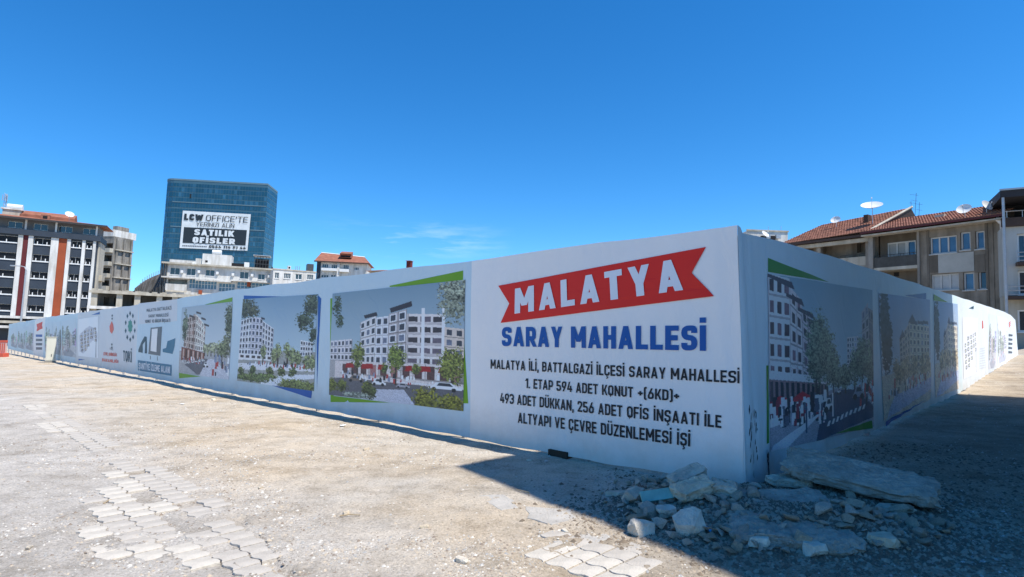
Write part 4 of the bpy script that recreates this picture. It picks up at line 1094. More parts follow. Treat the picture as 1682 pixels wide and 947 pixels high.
def window(parent, u0, z0, u1, z1, y, nx=2, nz=1, fw=0.06, fm=None, gm_=None, sill=True, skip_glass=False):
    """frame with glass pane(s) and a sill, standing in a hole"""
    fm = fm or M_wframe; m = MB()
    u0 += .01; u1 -= .01; z0 += .01; z1 -= .01
    m.box(u0, y - .04, z0, u0 + fw, y + .04, z1); m.box(u1 - fw, y - .04, z0, u1, y + .04, z1)
    m.box(u0 + fw, y - .04, z0, u1 - fw, y + .04, z0 + fw); m.box(u0 + fw, y - .04, z1 - fw, u1 - fw, y + .04, z1)
    for k in range(1, nx):
        x = u0 + (u1 - u0) * k / nx; m.box(x - fw / 2, y - .035, z0 + fw, x + fw / 2, y + .035, z1 - fw)
    for k in range(1, nz):
        z = z0 + (z1 - z0) * k / nz; m.box(u0 + fw, y - .03, z - fw / 2, u1 - fw, y + .03, z + fw / 2)
    o = m.build('window', fm, parent)
    box('pane', gm_ or M_glass, o, u0 + .02, y + .045, z0 + .02, u1 - .02, y + .06, z1 - .02)
    if sill: box('sill', fm, o, u0 - .06, -0.09 + y - .2, z0 - .09, u1 + .06, y - .045, z0 - .012)
    return o

# ------------------------------------------------------------------ apartment block at far left
B = Bld((0, 374), (162, 388.5), 92, 22)
Zn = zr(3.507, 0, 270)
t = thing('apartment_block', 'large slate and white apartment block with rust red panels at far left', 'building', B.m)
# extends out of the frame to the left
UL = -9.0; W_ = B.W; Hb = 22.0
def pu(x, y): return B.at(x / 3.507, 270 + y / 3.507)
ztop = Hb; zgf = B.at(60, 517)[1]
PIL = [(120, 80), (180, 140), (318, 281), (399, 364), (491, 446), (547, 513)]     # pilaster centres at rows 405 / 860
pc = []
for a_, b_ in PIL:
    uA = pu(a_, 405)[0]; uB = pu(b_, 860)[0]; pc.append((uA + uB) / 2)
pw = [.62, .62, 1.0, .5, .45, .4]
floors = [zgf + 0.0 + k * (B.at(60, 386)[1] - zgf) / 4.27 for k in range(5)]
fh = floors[1] - floors[0]
bays = [(UL, UL + 4.1, 3), (UL + 4.9, pc[0] - pw[0] / 2, 3), (pc[1] + pw[1] / 2, pc[2] - pw[2] / 2, 3), (pc[3] + pw[3] / 2, pc[4] - pw[4] / 2, 3), (pc[4] + pw[4] / 2, pc[5] - pw[5] / 2, 2)]
holes = []; wins = []
for (a_, b_, n_) in bays:
    for yt_, yb_ in ((391, 401), (418, 428.5), (446.5, 457), (474.5, 485), (501.5, 511.5)):
        z0 = B.at(68, yb_)[1]; z1 = B.at(68, yt_)[1]
        holes.append((a_ + .05, z0, b_ - .05, z1, .35)); wins.append((a_ + .05, z0, b_ - .05, z1, n_))
# recessed top storey behind the slate band
zb0 = B.at(80, 389.5)[1]; zb1 = B.at(80, 380.6)[1]; ztop = B.at(80, 362.5)[1]
body = wall_holes(UL, W_, 0, zb0, 6, holes)
build_wall('wall', body, M_slate, t)
for a_, b_, c_, d_, n_ in wins: window(t, a_, b_, c_, d_, .2, max(1, n_ - 1), 1, .035, sill=False, gm_=M_dkglass); box('balcony_rail', M_wframe, t, a_, -.12, b_ - .18, c_, -.005, b_ - .02)
for a_, b_, c_, d_, n_ in wins:
    for f_ in (.22, .78): uu = a_ + (c_ - a_) * f_; box('balcony_post', M_wframe, t, uu - .055, -.1, b_ - .015, uu + .055, -.03, b_ + .42)
for u, w_ in zip(pc, pw): box('pilaster', M_white, t, u - w_ / 2, -.28, 0, u + w_ / 2, -.004, zb0 - .02)
box('cladding_panel', M_maroon, t, pc[0] + pw[0] / 2 + .01, -.14, 0, pc[1] - pw[1] / 2 - .01, -.006, zb0 - .02)
box('cladding_panel', M_brick, t, pc[2] + pw[2] / 2 + .01, -.14, 0, pc[3] - pw[3] / 2 - .01, -.006, zb0 - .02)
box('cladding_panel', M_maroon, t, UL + 4.1, -.14, 0, UL + 4.88, -.006, zb0 - .02)
box('band', M_slate, t, UL - .3, -.5, zb0, W_ + .35, 6.3, zb1)
build_wall('attic_wall', wall_holes(UL, W_ - .2, zb1, ztop, 6, [(W_ - 2.4 - 3.3 * k, zb1 + .25, W_ - .5 - 3.3 * k, ztop - .5, .3) for k in range(7)], .8), mat('grey_attic_render', (.16, .165, .17), .8, .2, .5), t)
for k in range(7): window(t, W_ - 2.4 - 3.3 * k, zb1 + .25, W_ - .5 - 3.3 * k, ztop - .5, 1.0, 2, sill=False)
for u in (UL + 4, pc[0] + .5, pc[2], W_ - .3): box('attic_post', M_white, t, u - .12, -.3, zb1, u + .12, -.1, ztop - .05)
for o_ in range(3): box('side_balcony', M_cream, t, W_ + .253, 2, floors[o_] + .2, W_ + .7, 5, floors[o_] + 1.2)
box('side_wall', M_cream, t, W_ + .002, .4, 0, W_ + .25, 5.9, zb0 - .02)
# low pitched tiled roof with a raised part
e0 = ztop
rf = MB()
rf.poly([(UL - .8, -1.1, e0), (W_ + 1.2, -1.1, e0), (W_ - 3, 3.2, e0 + .7), (UL - .8, 3.2, e0 + 1.0)]); rf.poly([(W_ + 1.2, -1.1, e0), (W_ + 1.2, 6.8, e0), (W_ - 3, 3.2, e0 + .7)])
rf.poly([(W_ + 1.2, 6.8, e0), (UL - .8, 6.8, e0), (UL - .8, 3.2, e0 + 1.0), (W_ - 3, 3.2, e0 + .7)]); rf.poly([(UL - .8, -1.1, e0 - .01), (UL - .8, 6.8, e0 - .01), (W_ + 1.2, 6.8, e0 - .01), (W_ + 1.2, -1.1, e0 - .01)])
roof = rf.build('roof', M_tile, t)
box('eaves', mat('dark_eaves', (.05, .045, .045), .8), roof, UL - .85, -1.18, e0 - .28, W_ + 1.25, -1.1, e0 + .02)
u0, z0 = B.at(36, 344, 4); u1, z1 = B.at(126, 346, 4)
m = MB(); m.prism([(3.0, e0 + .4), (3.0, e0 + 1.2), (4.6, e0 + 2.0), (6, e0 + .4)], u0, u1); m.build('raised_roof', M_tile, t)
u, z = B.at(77, 349, 3)
m = MB(); m.prism([(2.2, e0 + .5), (2.2, e0 + 1.3), (3.3, e0 + 1.3), (3.3, e0 + .5)], u - .6, u + .6); dm = m.build('dormer', M_tile2, t); box('dormer_opening', M_dark, dm, u - .3, 2.18, e0 + .6, u + .3, 2.199, e0 + 1.1)
u0, _ = B.at(4, 345, 3); u1, _ = B.at(35, 345, 3); zt_ = B.at(20, 341.5, 3)[1]
box('roof_box', M_cream, t, u0, 3, e0 + .3, u1, 6, zt_ - .25); box('roof_box_lid', M_white, t, u0 - .2, 2.8, zt_ - .25, u1 + .2, 6.2, zt_)
u, z = B.at(24, 337.5, 3.5)
tk = thing('water_tank', 'white rooftop water tank on the far left apartment block', 'tank', B.m)
MB().tube([(u - 1, 4, z - .1), (u + 1, 4, z - .1)], .42, 12).build('tank_body', M_dish, tk); box('tank_stand', M_galv, tk, u - .9, 3.5, zt_ + .004, u + .9, 4.5, z - .5)
# lattice mast
u, z = B.at(10.5, 318, 5)
ms_ = thing('antenna_mast', 'lattice antenna mast on the roof of the far left apartment block', 'antenna', B.m)
m = MB()
for dx, dy in ((-.22, -.15), (.22, -.15), (0, .25)): m.tube([(u + dx, 5 + dy, e0 + 1), (u + dx * .6, 5 + dy * .6, z)], .045, 4)
zz = e0 + 1
while zz < z - .5: m.tube([(u - .22, 4.85, zz), (u + .22, 4.85, zz + .45)], .03, 4); m.tube([(u + .22, 4.85, zz + .45), (u - .22, 4.85, zz + .9)], .03, 4); zz += .9
m.build('mast', M_galv, ms_)
for k in range(3): MB().tube([(u - .35 + .3 * k, 4.7, z - 1.2), (u - .35 + .3 * k, 4.7, z - .2)], .06, 5).build('antenna_rod', M_galv, ms_)
def dish_at(b, px, py, y, dia, mount_z, label, yaw=0.0, el=35, cat='satellite dish', group=None):
    """dish whose centre shows at (px, py) in the plane y of building b"""
    u, z = b.at(px, py, y)
    o = thing('satellite_dish', label, cat, b.m @ Matrix.Translation((u, y, z)), group)
    hd = Matrix.Rotation(yaw, 4, 'Z') @ Matrix.Rotation(R(90 - el), 4, 'X')
    m = MB(); n_ = 20; rings = 4; r_ = dia / 2
    for side, off in ((1, 0), (-1, -.02)):
        b0 = len(m.v); m.v.append(tuple(hd @ Vector((0, 0, off))))
        for k in range(1, rings + 1):
            q_ = k / rings
            for j in range(n_):
                a_ = 2 * math.pi * j / n_; m.v.append(tuple(hd @ Vector((r_ * q_ * math.cos(a_), r_ * q_ * .92 * math.sin(a_), r_ * .28 * q_ * q_ + off))))
        for j in range(n_): m.f.append((b0, b0 + 1 + j, b0 + 1 + (j + 1) % n_))
        for k in range(rings - 1):
            for j in range(n_): m.f.append((b0 + 1 + k * n_ + j, b0 + 1 + (k + 1) * n_ + j, b0 + 1 + (k + 1) * n_ + (j + 1) % n_, b0 + 1 + k * n_ + (j + 1) % n_))
    ob = m.build('reflector', M_dish, o)
    for p in ob.data.polygons: p.use_smooth = True
    tip = hd @ Vector((0, 0, r_ * .95)); lo = hd @ Vector((0, -r_ * .9, r_ * .2))
    MB().tube([lo, tip], .02, 5).build('feed_arm', M_galv, o); MB().tube([tip, tip + (hd.to_3x3() @ Vector((0, 0, .12)))], .05, 6).build('feed_horn', M_dish, o)
    MB().tube([(0, .08, -.05), (0, .15, mount_z - z)], .035, 6).build('mast', M_galv, o)
    return o
dish_at(B, 114, 352.5, .5, 1.3, e0 + .3, 'white satellite dish on the red roof of the far left apartment block', .4)
# ground floor canopies and shopfront
for k, (y0_, y1_) in enumerate(((519, 523), (527, 531), (535, 539))):
    za = B.at(40, y1_)[1]; zb_ = B.at(40, y0_)[1]
    box('canopy_band', M_white if k != 1 else M_cream, t, UL - 2, -1.2 - k * .5, za, W_ - 1 - k, -.3, zb_)
box('fascia', M_dark, t, UL - 2, -.9, B.at(40, 527)[1] + .01, W_ - 1.2, -.31, B.at(40, 523)[1] - .01)

# ------------------------------------------------------------------ concrete block behind it
B = Bld((166, 381), (189, 377.5), 135, 21, depth1=134)
Zn = zr(3.507, 0, 270)
t = thing('concrete_building', 'narrow bare concrete building with dark balcony openings left of the glass tower', 'building', B.m)
hl = []
for (x0, y0_, x1, y1_) in ((597, 452, 650, 490), (592, 522, 643, 566), (584, 594, 634, 634), (578, 666, 628, 706)):
    q = B.rect(*Zn(x0, y0_, x1, y1_)); hl.append((*q, 1.6))
z5 = hl[-1][1]
for k in range(1, 4): hl.append((hl[3][0], z5 - 3 * k, hl[3][2], z5 - 3 * k + 1.9, 1.6))
build_wall('wall', wall_holes(0, B.W, 0, 20, 5, hl), M_conc, t)
for h in hl: box('balcony', M_cream, t, h[0] - .2, -.9, h[1] - .7, h[2] + .2, -.004, h[1] + .25); box('shutter', M_brown, t, h[0] + .3, 1.2, h[1] + .02, h[2] - .4, 1.3, h[3] - .3)
box('parapet', M_white, t, .3, -.1, 20, B.W * .92, 6, 21.6); box('stair_tower', M_conc, t, B.W * .55, 1, 21.6, B.W * .9, 4, 22.6)
for k in range(3): box('side_pier', M_conc, t, B.W + .002, .5 + k * 1.9, 0, B.W + .4, .9 + k * 1.9, 19.6)
for k in range(5): box('side_slab', M_cream, t, B.W + .004, .3, 4 + 3.2 * k, B.W + .6, 4.9, 4.25 + 3.2 * k)

# ------------------------------------------------------------------ low unfinished structure
B = Bld((155, 474), (268, 483), 80, 9, depth1=84)
t = thing('unfinished_building', 'low half demolished concrete storey with open bays and rubble on its roof', 'building', B.m)
W_ = B.W; Wx = W_ + 9
zs0 = B.at(200, 482.5)[1]; zf = B.at(180, 502)[1]
box('roof_slab', M_conc, t, -.5, -.6, zs0 + .05, Wx, 4, 9.0 - .25)
box('edge_beam', M_cream, t, -.5, -.62, zs0 - .05, Wx, -.35, zs0 + .32)
for x in (155, 196.5, 226, 262): u = B.at(x, 490)[0]; box('column', M_cream, t, u - .35, -.3, 0, u + .35, .35, zs0 - .055)
for k in range(3): u = W_ + 1.5 + 3 * k; box('column', M_cream, t, u - .35, -.3, 0, u + .35, .35, zs0 - .055)
box('floor_slab', M_white, t, -.5, -1.2, zf - .5, Wx, 4, zf - .1)
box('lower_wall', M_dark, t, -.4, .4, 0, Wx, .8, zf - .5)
build_wall('back_wall', wall_holes(-.2, Wx, zf - .1, zs0 + .045, 4.2, [(*B.rect(*Zn(598, 765, 628, 810), 3), .6), (*B.rect(*Zn(656, 765, 690, 810), 3), .6), (*B.rect(*Zn(760, 770, 790, 800), 3), .6)], 3), mat('stained_plaster', (.16, .15, .13), .9, .3, .4, streak=.4), t)
m = MB(); rr = random.Random(4)
for k in range(90):
    x = rr.uniform(-.3, Wx - .3); s_ = rr.uniform(.1, .38); y = rr.uniform(-.5, 1.5); z = 8.75
    m.box(x, y, z, x + s_ * 1.5, y + s_, z + s_ * .8)
m.build('roof_debris', M_cream, t, kind='stuff')

# ------------------------------------------------------------------ fluted roof
B = Bld((228, 471), (272, 447), 125, 6, depth1=122)
t = thing('fluted_canopy', 'dark grey ribbed concrete canopy rising towards the white building', 'canopy', B.m)
n_ = 13; Wf = B.W
cv = lambda a: -1.6 + 4.9 * (a ** .75) if a > 0 else -1.6
for k in range(n_):
    a_ = k / (n_ - 1); u = a_ * Wf; zt_ = B.at(228 + a_ * 40, 471 - 25 * a_ ** .55)[1]
    m = MB(); m.v = []
    prof = [(0, zt_), (-.5 - .9 * (1 - a_), zt_ - 1.2), (-1.5, zt_ - 3.4), (-1.7, -4), (.6, -4), (.6, zt_)]
    m.prism(prof, u, u + Wf / n_ * .45).build('rib', mat('dark_weathered_concrete', (.16, .155, .15), .9, .3, .7, streak=.4), t)
    m = MB(); m.tube([(u + .1, .2, zt_), (u + .1, .2, zt_ + .9)], .06, 4).build('stub', M_conc, t)
m = MB()
for k in range(n_ - 1):
    a0, a1 = k / (n_ - 1), (k + 1) / (n_ - 1)
    z0, z1 = [B.at(228 + a_ * 40, 471 - 25 * a_ ** .55)[1] - .25 for a_ in (a0, a1)]
    m.box(a0 * Wf + .1, -.1, -4, a1 * Wf, .5, min(z0, z1))
m.build('shell', M_conc, t)

# ------------------------------------------------------------------ white apartment building
B = Bld((271, 432.5), (446, 444), 120, 16)
Zn = zr(4.304, 240, 280)
t = thing('white_building', 'shabby white building with dark windows standing below the glass tower', 'building', B.m)
hl = []; wl = []
for x0, y0_, x1, y1_, dk in ((168, 685, 238, 735, 2), (285, 690, 350, 740, 2), (418, 700, 485, 745, 2), (662, 714, 725, 765, 2), (790, 730, 840, 770, 2)):
    q = B.rect(*Zn(x0, y0_, x1, y1_)); hl.append((*q, .3)); wl.append((*q, dk))
q0 = B.rect(*Zn(152, 768, 292, 808)); hl.append((*q0, 2.2))
for x0, y0_, x1, y1_, n2 in ((302, 768, 500, 836, 9), (512, 796, 628, 856, 5), (642, 790, 872, 838, 9)):
    q = B.rect(*Zn(x0, y0_, x1, y1_)); hl.append((*q, .3)); wl.append((*q, n2))
for k in range(6): hl.append((1.5 + 3.6 * k, 2.5, 3.3 + 3.6 * k, 4.2, .3)); wl.append((1.5 + 3.6 * k, 2.5, 3.3 + 3.6 * k, 4.2, 2))
build_wall('wall', wall_holes(0, B.W, 0, 16, 10, hl), M_white, t)
for i, (a_, b_, c_, d_, n2) in enumerate(wl): window(t, a_, b_, c_, d_, .2, n2, 2 if n2 > 3 else 1, .07, gm_=M_glass_b if n2 > 3 else M_glass, sill=n2 < 4)
zc = B.at(360, 459)[1]
for a_, b_, dz in ((-.3, B.W * .29, .0), (B.W * .29, B.W * .62, -.25), (B.W * .62, B.W + .2, .1)): box('balcony_slab', M_white, t, a_, -1.1, zc - .25 + dz, b_ - .03, -.004, zc + .02 + dz)
box('cornice', M_cream, t, -.5, -.8, 16, B.W + .4, 10.3, 16.35)
q = B.rect(*Zn(150, 810, 292, 828)); box('balcony_parapet', M_white, t, q[0] - .2, -.9, q[1] - .6, q[2], -.7, q[3] + .2)
q = B.rect(*Zn(397, 592, 604, 668), 2); box('penthouse', M_white, t, q[0], 2, 16.35, q[2], 6, q[3])
q = B.rect(*Zn(418, 634, 436, 648), 2); box('penthouse_opening', M_dark, t, q[0], 1.97, q[1], q[2], 1.995, q[3])
q = B.rect(*Zn(165, 632, 350, 655), 3); box('roof_parapet', M_white, t, q[0], 3, 16.35, q[2], 3.4, q[3])
q = B.rect(*Zn(350, 620, 386, 652), 1); box('roof_box', M_white, t, q[0], 1, 16.35, q[2], 2, q[3])
q = B.rect(*Zn(694, 648, 728, 672), 1); box('roof_box', M_wframe, t, q[0], 1, 16.35, q[2], 2, q[3])
q = B.rect(*Zn(605, 655, 700, 672), 3); box('roof_parapet', M_dark, t, q[0], 3, 16.35, q[2], 3.4, q[3])
q = B.rect(*Zn(765, 605, 868, 690), 2)
sh = MB()
for x in np.linspace(q[0], q[2], 6): sh.box(x - .05, 2, 16.35, x + .05, 2.1, q[3])
for z in np.linspace(16.6, q[3], 4): sh.box(q[0], 1.98, z - .05, q[2], 1.999, z + .05)
s1 = sh.build('roof_shed', M_steel, t); box('shed_roof', M_galv, s1, q[0] - .3, 1.6, q[3] + .06, q[2] + .3, 5, q[3] + .2); box('shed_back', M_dark, s1, q[0] + .1, 3, 16.36, q[2] - .1, 4.6, q[3] - .5)
for x0, y0_, x1, y1_ in ((714, 785, 738, 820), (372, 845, 396, 872)):
    q = B.rect(*Zn(x0, y0_, x1, y1_)); box('red_awning', M_brick, t, q[0], -.35, q[1], q[2], -.01, q[3], label='small rust red hanging awning')
for x in (108, 124, 140): u = B.at(240 + x / 4.304, 460)[0]; MB().tube([(u, -.3, 0), (u, -.3, 16.2)], .13, 6).build('drainpipe', M_steel, t)
u = B.at(240 + 885 / 4.304, 450)[0]; MB().tube([(u + .1, -.3, 0), (u + .1, -.3, 16.8)], .16, 6).build('drainpipe', M_steel, t)
for x, y_ in ((255, 715), (375, 715), (505, 725), (615, 735), (750, 740), (870, 750)):
    q = B.rect(*Zn(x - 9, y_ - 16, x + 9, y_ + 8)); box('air_conditioner', M_wframe, t, q[0], -.4, q[1], q[2], -.01, q[1] + .55)
u, z = B.at(240 + 500 / 4.304, 280 + 572 / 4.304, 3)
tk = thing('water_tank', 'white tank on the penthouse roof in front of the glass tower', 'tank', B.m)
MB().tube([(u - .9, 3.5, z - .1), (u + .9, 3.5, z - .1)], .5, 10).build('tank_body', M_dish, tk); box('tank_stand', M_galv, tk, u - .7, 3.2, z - 1.1, u + .7, 3.8, z - .55)
dish_at(B, 319, 434, .8, 1.0, 16.3, 'small white dish at the left end of the white building roof', .3)

# ------------------------------------------------------------------ lower white wing
B = Bld((449, 442), (519, 447.5), 122, 12)
Zn = zr(5.607, 420, 370)
t = thing('white_annex', 'low white building with four dark windows right of the glass tower', 'building', B.m)
hl = []; wl = []
for x0, y0_, x1, y1_, n2 in ((175, 433, 215, 487, 2), (258, 440, 322, 490, 4), (365, 446, 425, 498, 2), (472, 452, 530, 500, 3)):
    q = B.rect(*Zn(x0, y0_, x1, y1_)); hl.append((*q, .25)); wl.append((*q, n2))
build_wall('wall', wall_holes(0, B.W, 0, 12, 9, hl), M_white, t)
for a_, b_, c_, d_, n2 in wl: window(t, a_, b_, c_, d_, .18, n2, 1, .08)
box('parapet', M_cream, t, -.1, -.12, 12, B.W + .1, .2, 12.25)
q = B.rect(*Zn(295, 372, 325, 402), 2); box('roof_box', M_white, t, q[0], 2, 12, q[2], 3, q[3]); box('vent', M_dark, t, q[0] + .15, 1.98, q[1] + .1, q[2] - .15, 1.999, q[3] - .2)
for x in (370, 385, 405): u, z = B.at(420 + x / 5.607, 370 + 375 / 5.607, 3); MB().tube([(u, 3, 12), (u, 3, z)], .06, 4).build('roof_pipe', M_galv, t)
q = B.rect(*Zn(478, 355, 552, 400), 3); box('chimney_block', M_steel, t, q[0], 3, 12, q[2] - .4, 5, q[3])

# ------------------------------------------------------------------ red roofed house
B = Bld((521, 428.5), (603, 432.5), 145, 13)
t = thing('red_roofed_house', 'white house with a terracotta roof and white balconies behind the hoarding', 'house', B.m)
hl = []; wl = []
for x0, y0_, x1, y1_, n2 in ((610, 352, 668, 402, 3), (698, 360, 755, 402, 3), (805, 360, 858, 405, 3), (905, 382, 950, 412, 3), (600, 452, 672, 480, 3), (690, 452, 735, 480, 2)):
    q = B.rect(*Zn(x0, y0_, x1, y1_)); hl.append((*q, .3)); wl.append((*q, n2))
build_wall('wall', wall_holes(0, B.W, 0, 13, 10, hl), M_white, t)
for a_, b_, c_, d_, n2 in wl: window(t, a_, b_, c_, d_, .2, n2, 1, .09, sill=False)
for x0, y0_, x1, y1_ in ((610, 396, 752, 420), (776, 404, 862, 430)):
    q = B.rect(*Zn(x0, y0_, x1, y1_)); box('balcony', M_wframe, t, q[0], -1.0, q[1], q[2], -.01, q[3])
q = B.rect(*Zn(562, 345, 600, 420)); box('side_panel', M_slate, t, 0, -.15, 4, q[2], -.01, 12.8)
u = B.at(420 + 765 / 5.607, 440)[0]; box('pier', M_white, t, u - .3, -.7, 0, u + .3, -.01, 12.9)
ua, za = B.at(420 + 605 / 5.607, 370 + 250 / 5.607, 5); ub, zb_ = B.at(420 + 1005 / 5.607, 370 + 292 / 5.607, 5)
m = MB(); m.poly([(-.5, -1, 13), (B.W + .7, -1, 13), (ub, 5, zb_), (ua, 5, za)]); m.poly([(B.W + .7, -1, 13), (B.W + .7, 11, 13), (ub, 5, zb_)]); m.poly([(-.5, -1, 13), (ua, 5, za), (-.5, 11, 13)])
m.poly([(B.W + .7, 11, 13), (-.5, 11, 13), (ua, 5, za), (ub, 5, zb_)]); m.poly([(-.5, -1, 12.99), (-.5, 11, 12.99), (B.W + .7, 11, 12.99), (B.W + .7, -1, 12.99)])
roof = m.build('roof', M_tile, t); box('eaves', M_brown, roof, -.55, -1.1, 12.7, B.W + .75, -1.005, 13.02)
MB().tube([(ua, 5, za), (ub, 5, zb_)], .14, 5).build('ridge_cap', M_dish, roof)
q = B.rect(*Zn(778, 262, 882, 298), 2); m = MB(); m.prism([(1.6, q[1]), (1.6, q[3] - .4), (1.2, q[3]), (4.4, q[3] + .9), (4.4, q[1])], q[0], q[2]); dm = m.build('dormer', M_tile, t)
q2 = B.rect(*Zn(785, 276, 872, 292), 1.6); box('dormer_opening', M_dark, dm, q2[0], 1.57, q2[1], q2[2], 1.595, q2[3])

# ------------------------------------------------------------------ small chimney over the hoarding
B = Bld((664, 437.5), (684, 437.5), 60, 8)
t = thing('low_house', 'roof edge with a small dark red chimney just above the hoarding', 'house', B.m)
build_wall('wall', wall_holes(-4, 5, 0, 7.6, 6, [(-2, 4, -.5, 5.5, .2), (2, 4, 3.5, 5.5, .2)]), M_cream, t); window(t, -2, 4, -.5, 5.5, .15); window(t, 2, 4, 3.5, 5.5, .15)
m = MB(); m.prism([(-.4, 7.5), (3, 8.0), (6.4, 7.5)], -4.3, 5.3); m.build('roof', M_tile, t)
u, z = B.at(672.5, 429.5, 2.5); box('chimney', mat('dark_red_brick', (.16, .035, .03), .9), t, u - .25, 2.3, 7.7, u + .25, 2.8, z + .05); box('chimney_cap', M_galv, t, u - .32, 2.2, z + .05, u + .32, 2.9, z + .12)

# ------------------------------------------------------------------ glass tower
B = Bld((286, 294), (440, 302.5), 380, 118)
t = thing('glass_office_tower', 'tall blue glass office tower with rounded left corner and a big sign', 'tower', B.m)
W_ = B.W; H = 118.0
def topat(px, py):                                        # plan position of a roof corner seen at this pixel
    o = B.inv @ EYE; d = B.inv.to_3x3() @ ray(px, py); t_ = (H - o.z) / d.z; p = o + d * t_; return (p.x, p.y)
pr = topat(456, 315.5)
print('tower', pr, W_)
plan = [(-7.6, 11.0), (-7.0, 6.0), (-5.2, 2.6), (-2.4, .6), (0, 0), (W_, 0), (W_ + (pr[0] - W_), pr[1]), (W_ - 8, pr[1] + 20), (-7.6, pr[1] + 20)]
core = MB().extrude(plan, 0, H - .5); core.build('mullion_grid', M_tower, t)
gl = [mat('tower_glass_%s' % c, k, .12, .35, .04, spec=.9) for c, k in (('deep', (.010, .060, .10)), ('mid', (.016, .075, .13)), ('light', (.03, .11, .18)))]
panes = [MB(), MB(), MB()]; rr = random.Random(9)
rows = 34; rh = (H - 1.5) / rows
for i in range(6):
    a_ = Vector(plan[i]); b_ = Vector(plan[i + 1]); d = b_ - a_; L_ = d.length; d /= L_; nn = Vector((d.y, -d.x))
    nc = max(1, round(L_ / 1.75))
    for r_ in range(rows):
        for c in range(nc):
            wide = (r_ % 5 == 3)
            p0 = a_ + d * (L_ * c / nc + .12); p1 = a_ + d * (L_ * (c + 1) / nc - .12); z0 = r_ * rh + .3; z1 = (r_ + 1) * rh - (.35 if not wide else .9)
            o1 = .10 + rr.uniform(-.02, .02); o2 = .10 + rr.uniform(-.02, .02)
            q0 = p0 + nn * o1; q1 = p1 + nn * o2; tz = rr.uniform(-.015, .015)
            g = panes[0 if rr.random() < .55 else (1 if rr.random() < .75 else 2)]
            g.poly([(q0.x, q0.y, z0), (q1.x, q1.y, z0), (q1.x - nn.x * tz, q1.y - nn.y * tz, z1), (q0.x - nn.x * tz, q0.y - nn.y * tz, z1)])
for g, mm in zip(panes, gl):
    me = bpy.data.meshes.new('glass_panes'); me.from_pydata(g.v, [], g.f); me.materials.append(mm); link('glass_panes', me, t, kind='stuff')
par = MB(); off = [(x * 1.004 - .1, y - .15) for x, y in plan]; par.extrude(off, H - .5, H + .6); par.build('parapet', mat('tower_parapet', (.12, .19, .23), .5, .1, .1), t)
for z in [H - .9 - rh * 4.2, H - .9 - rh * 9, H * .3]:
    box('spandrel_band', mat('tower_parapet', (.12, .19, .23), .5), t, .2, -.3, z, W_ - .1, -.12, z + .55)
q = B.rect(310, 318, 316, 325); box('open_window', M_dark, t, q[0] + .8, -.25, q[1], q[2] - .6, -.13, q[3])
# the sign hung on the facade
Zn = zr(4.304, 240, 280)
P4 = [(240 + x / 4.304, 280 + y / 4.304) for x, y in ((260, 282), (740, 308), (716, 566), (236, 546))]
Q4 = [B.at(*p, -.8) for p in P4]
ad_ = thing('advertising_banner', 'huge white and dark office sale banner hung on the glass tower', 'banner', B.m)
def bq(a, b_):
    x = (Q4[0][0] * (1 - a) + Q4[1][0] * a) * (1 - b_) + (Q4[3][0] * (1 - a) + Q4[2][0] * a) * b_
    z = (Q4[0][1] * (1 - a) + Q4[1][1] * a) * (1 - b_) + (Q4[3][1] * (1 - a) + Q4[2][1] * a) * b_
    return x, z
def bpoly(name, a0, b0, a1, b1, m, y):
    c = [bq(a0, b1), bq(a1, b1), bq(a1, b0), bq(a0, b0)]; mm = MB()
    mm.v = [(x, y, z) for x, z in c] + [(x, y + .12, z) for x, z in c]; mm.f = [(0, 1, 2, 3), (7, 6, 5, 4), (0, 4, 5, 1), (1, 5, 6, 2), (2, 6, 7, 3), (3, 7, 4, 0)]
    return mm.build(name, m, ad_)
def btext(body, a0, b0, a1, b1, m, bold=.2, y=-1.1):
    vv, ff = text_geo(body, bold, .12)
    pts = []
    for a_, h_, e_ in vv:
        x, z = bq(a0 + (a1 - a0) * a_, b1 + (b0 - b1) * h_); pts.append((x, y - e_ * 20, z))
    me = bpy.data.meshes.new('lettering'); me.from_pydata(pts, [], ff); me.materials.append(m); link('lettering', me, ad_, kind='stuff')
M_signw = mat('sign_white', (.62, .66, .68), .6, .12, .3); M_signd = mat('sign_dark', (.02, .03, .04), .6, .1, .3)
bpoly('sheet', 0, 0, 1, 1, M_signw, -.8); bpoly('dark_field', .04, .44, .965, .86, M_signd, -.95)
btext('LCW', .03, .08, .31, .25, M_signd, .27); btext("OFFICE'TE", .35, .085, .965, .245, M_signd, .10)
btext('YERİNİZİ ALIN', .215, .285, .775, .40, M_signd, .10)
btext('SATILIK', .20, .48, .79, .64, M_signw, .25, -1.2); btext('OFİSLER', .185, .69, .815, .845, M_signw, .25, -1.2)
btext('0544 114 91 44', .43, .895, .975, .965, M_signd, .22)
for k in range(14): bpoly('print_dash', .04 + k * .026, .92, .058 + k * .026, .95, M_greyp, -.93)

# ------------------------------------------------------------------ white roof top behind the right wing
B = Bld((1240, 379), (1294, 381), 75, 12)
t = thing('white_roof_building', 'white rooftop structure peeping over the hoarding corner', 'building', B.m)
build_wall('wall', wall_holes(-1, B.W, 0, 12, 6, []), M_white, t)
box('parapet', M_cream, t, -1.1, -.12, 12, B.W + .1, .1, 12.18)
for k, x in enumerate((1252, 1259, 1267, 1276)): u, z = B.at(x, 388 - k % 2 * 2); box('roof_box', M_galv if k % 2 else M_dark, t, u - .3, -.5, z - .5, u + .3, -.13, z)
for x in (1262, 1283): u, z = B.at(x, 371, 1); MB().tube([(u, 1, 12), (u, 1, z)], .03, 4).build('roof_pipe', M_galv, t)
dish_at(B, 1256, 385, -.7, 1.1, 11.0, 'grey satellite dish on the white rooftop behind the hoarding corner', .5)

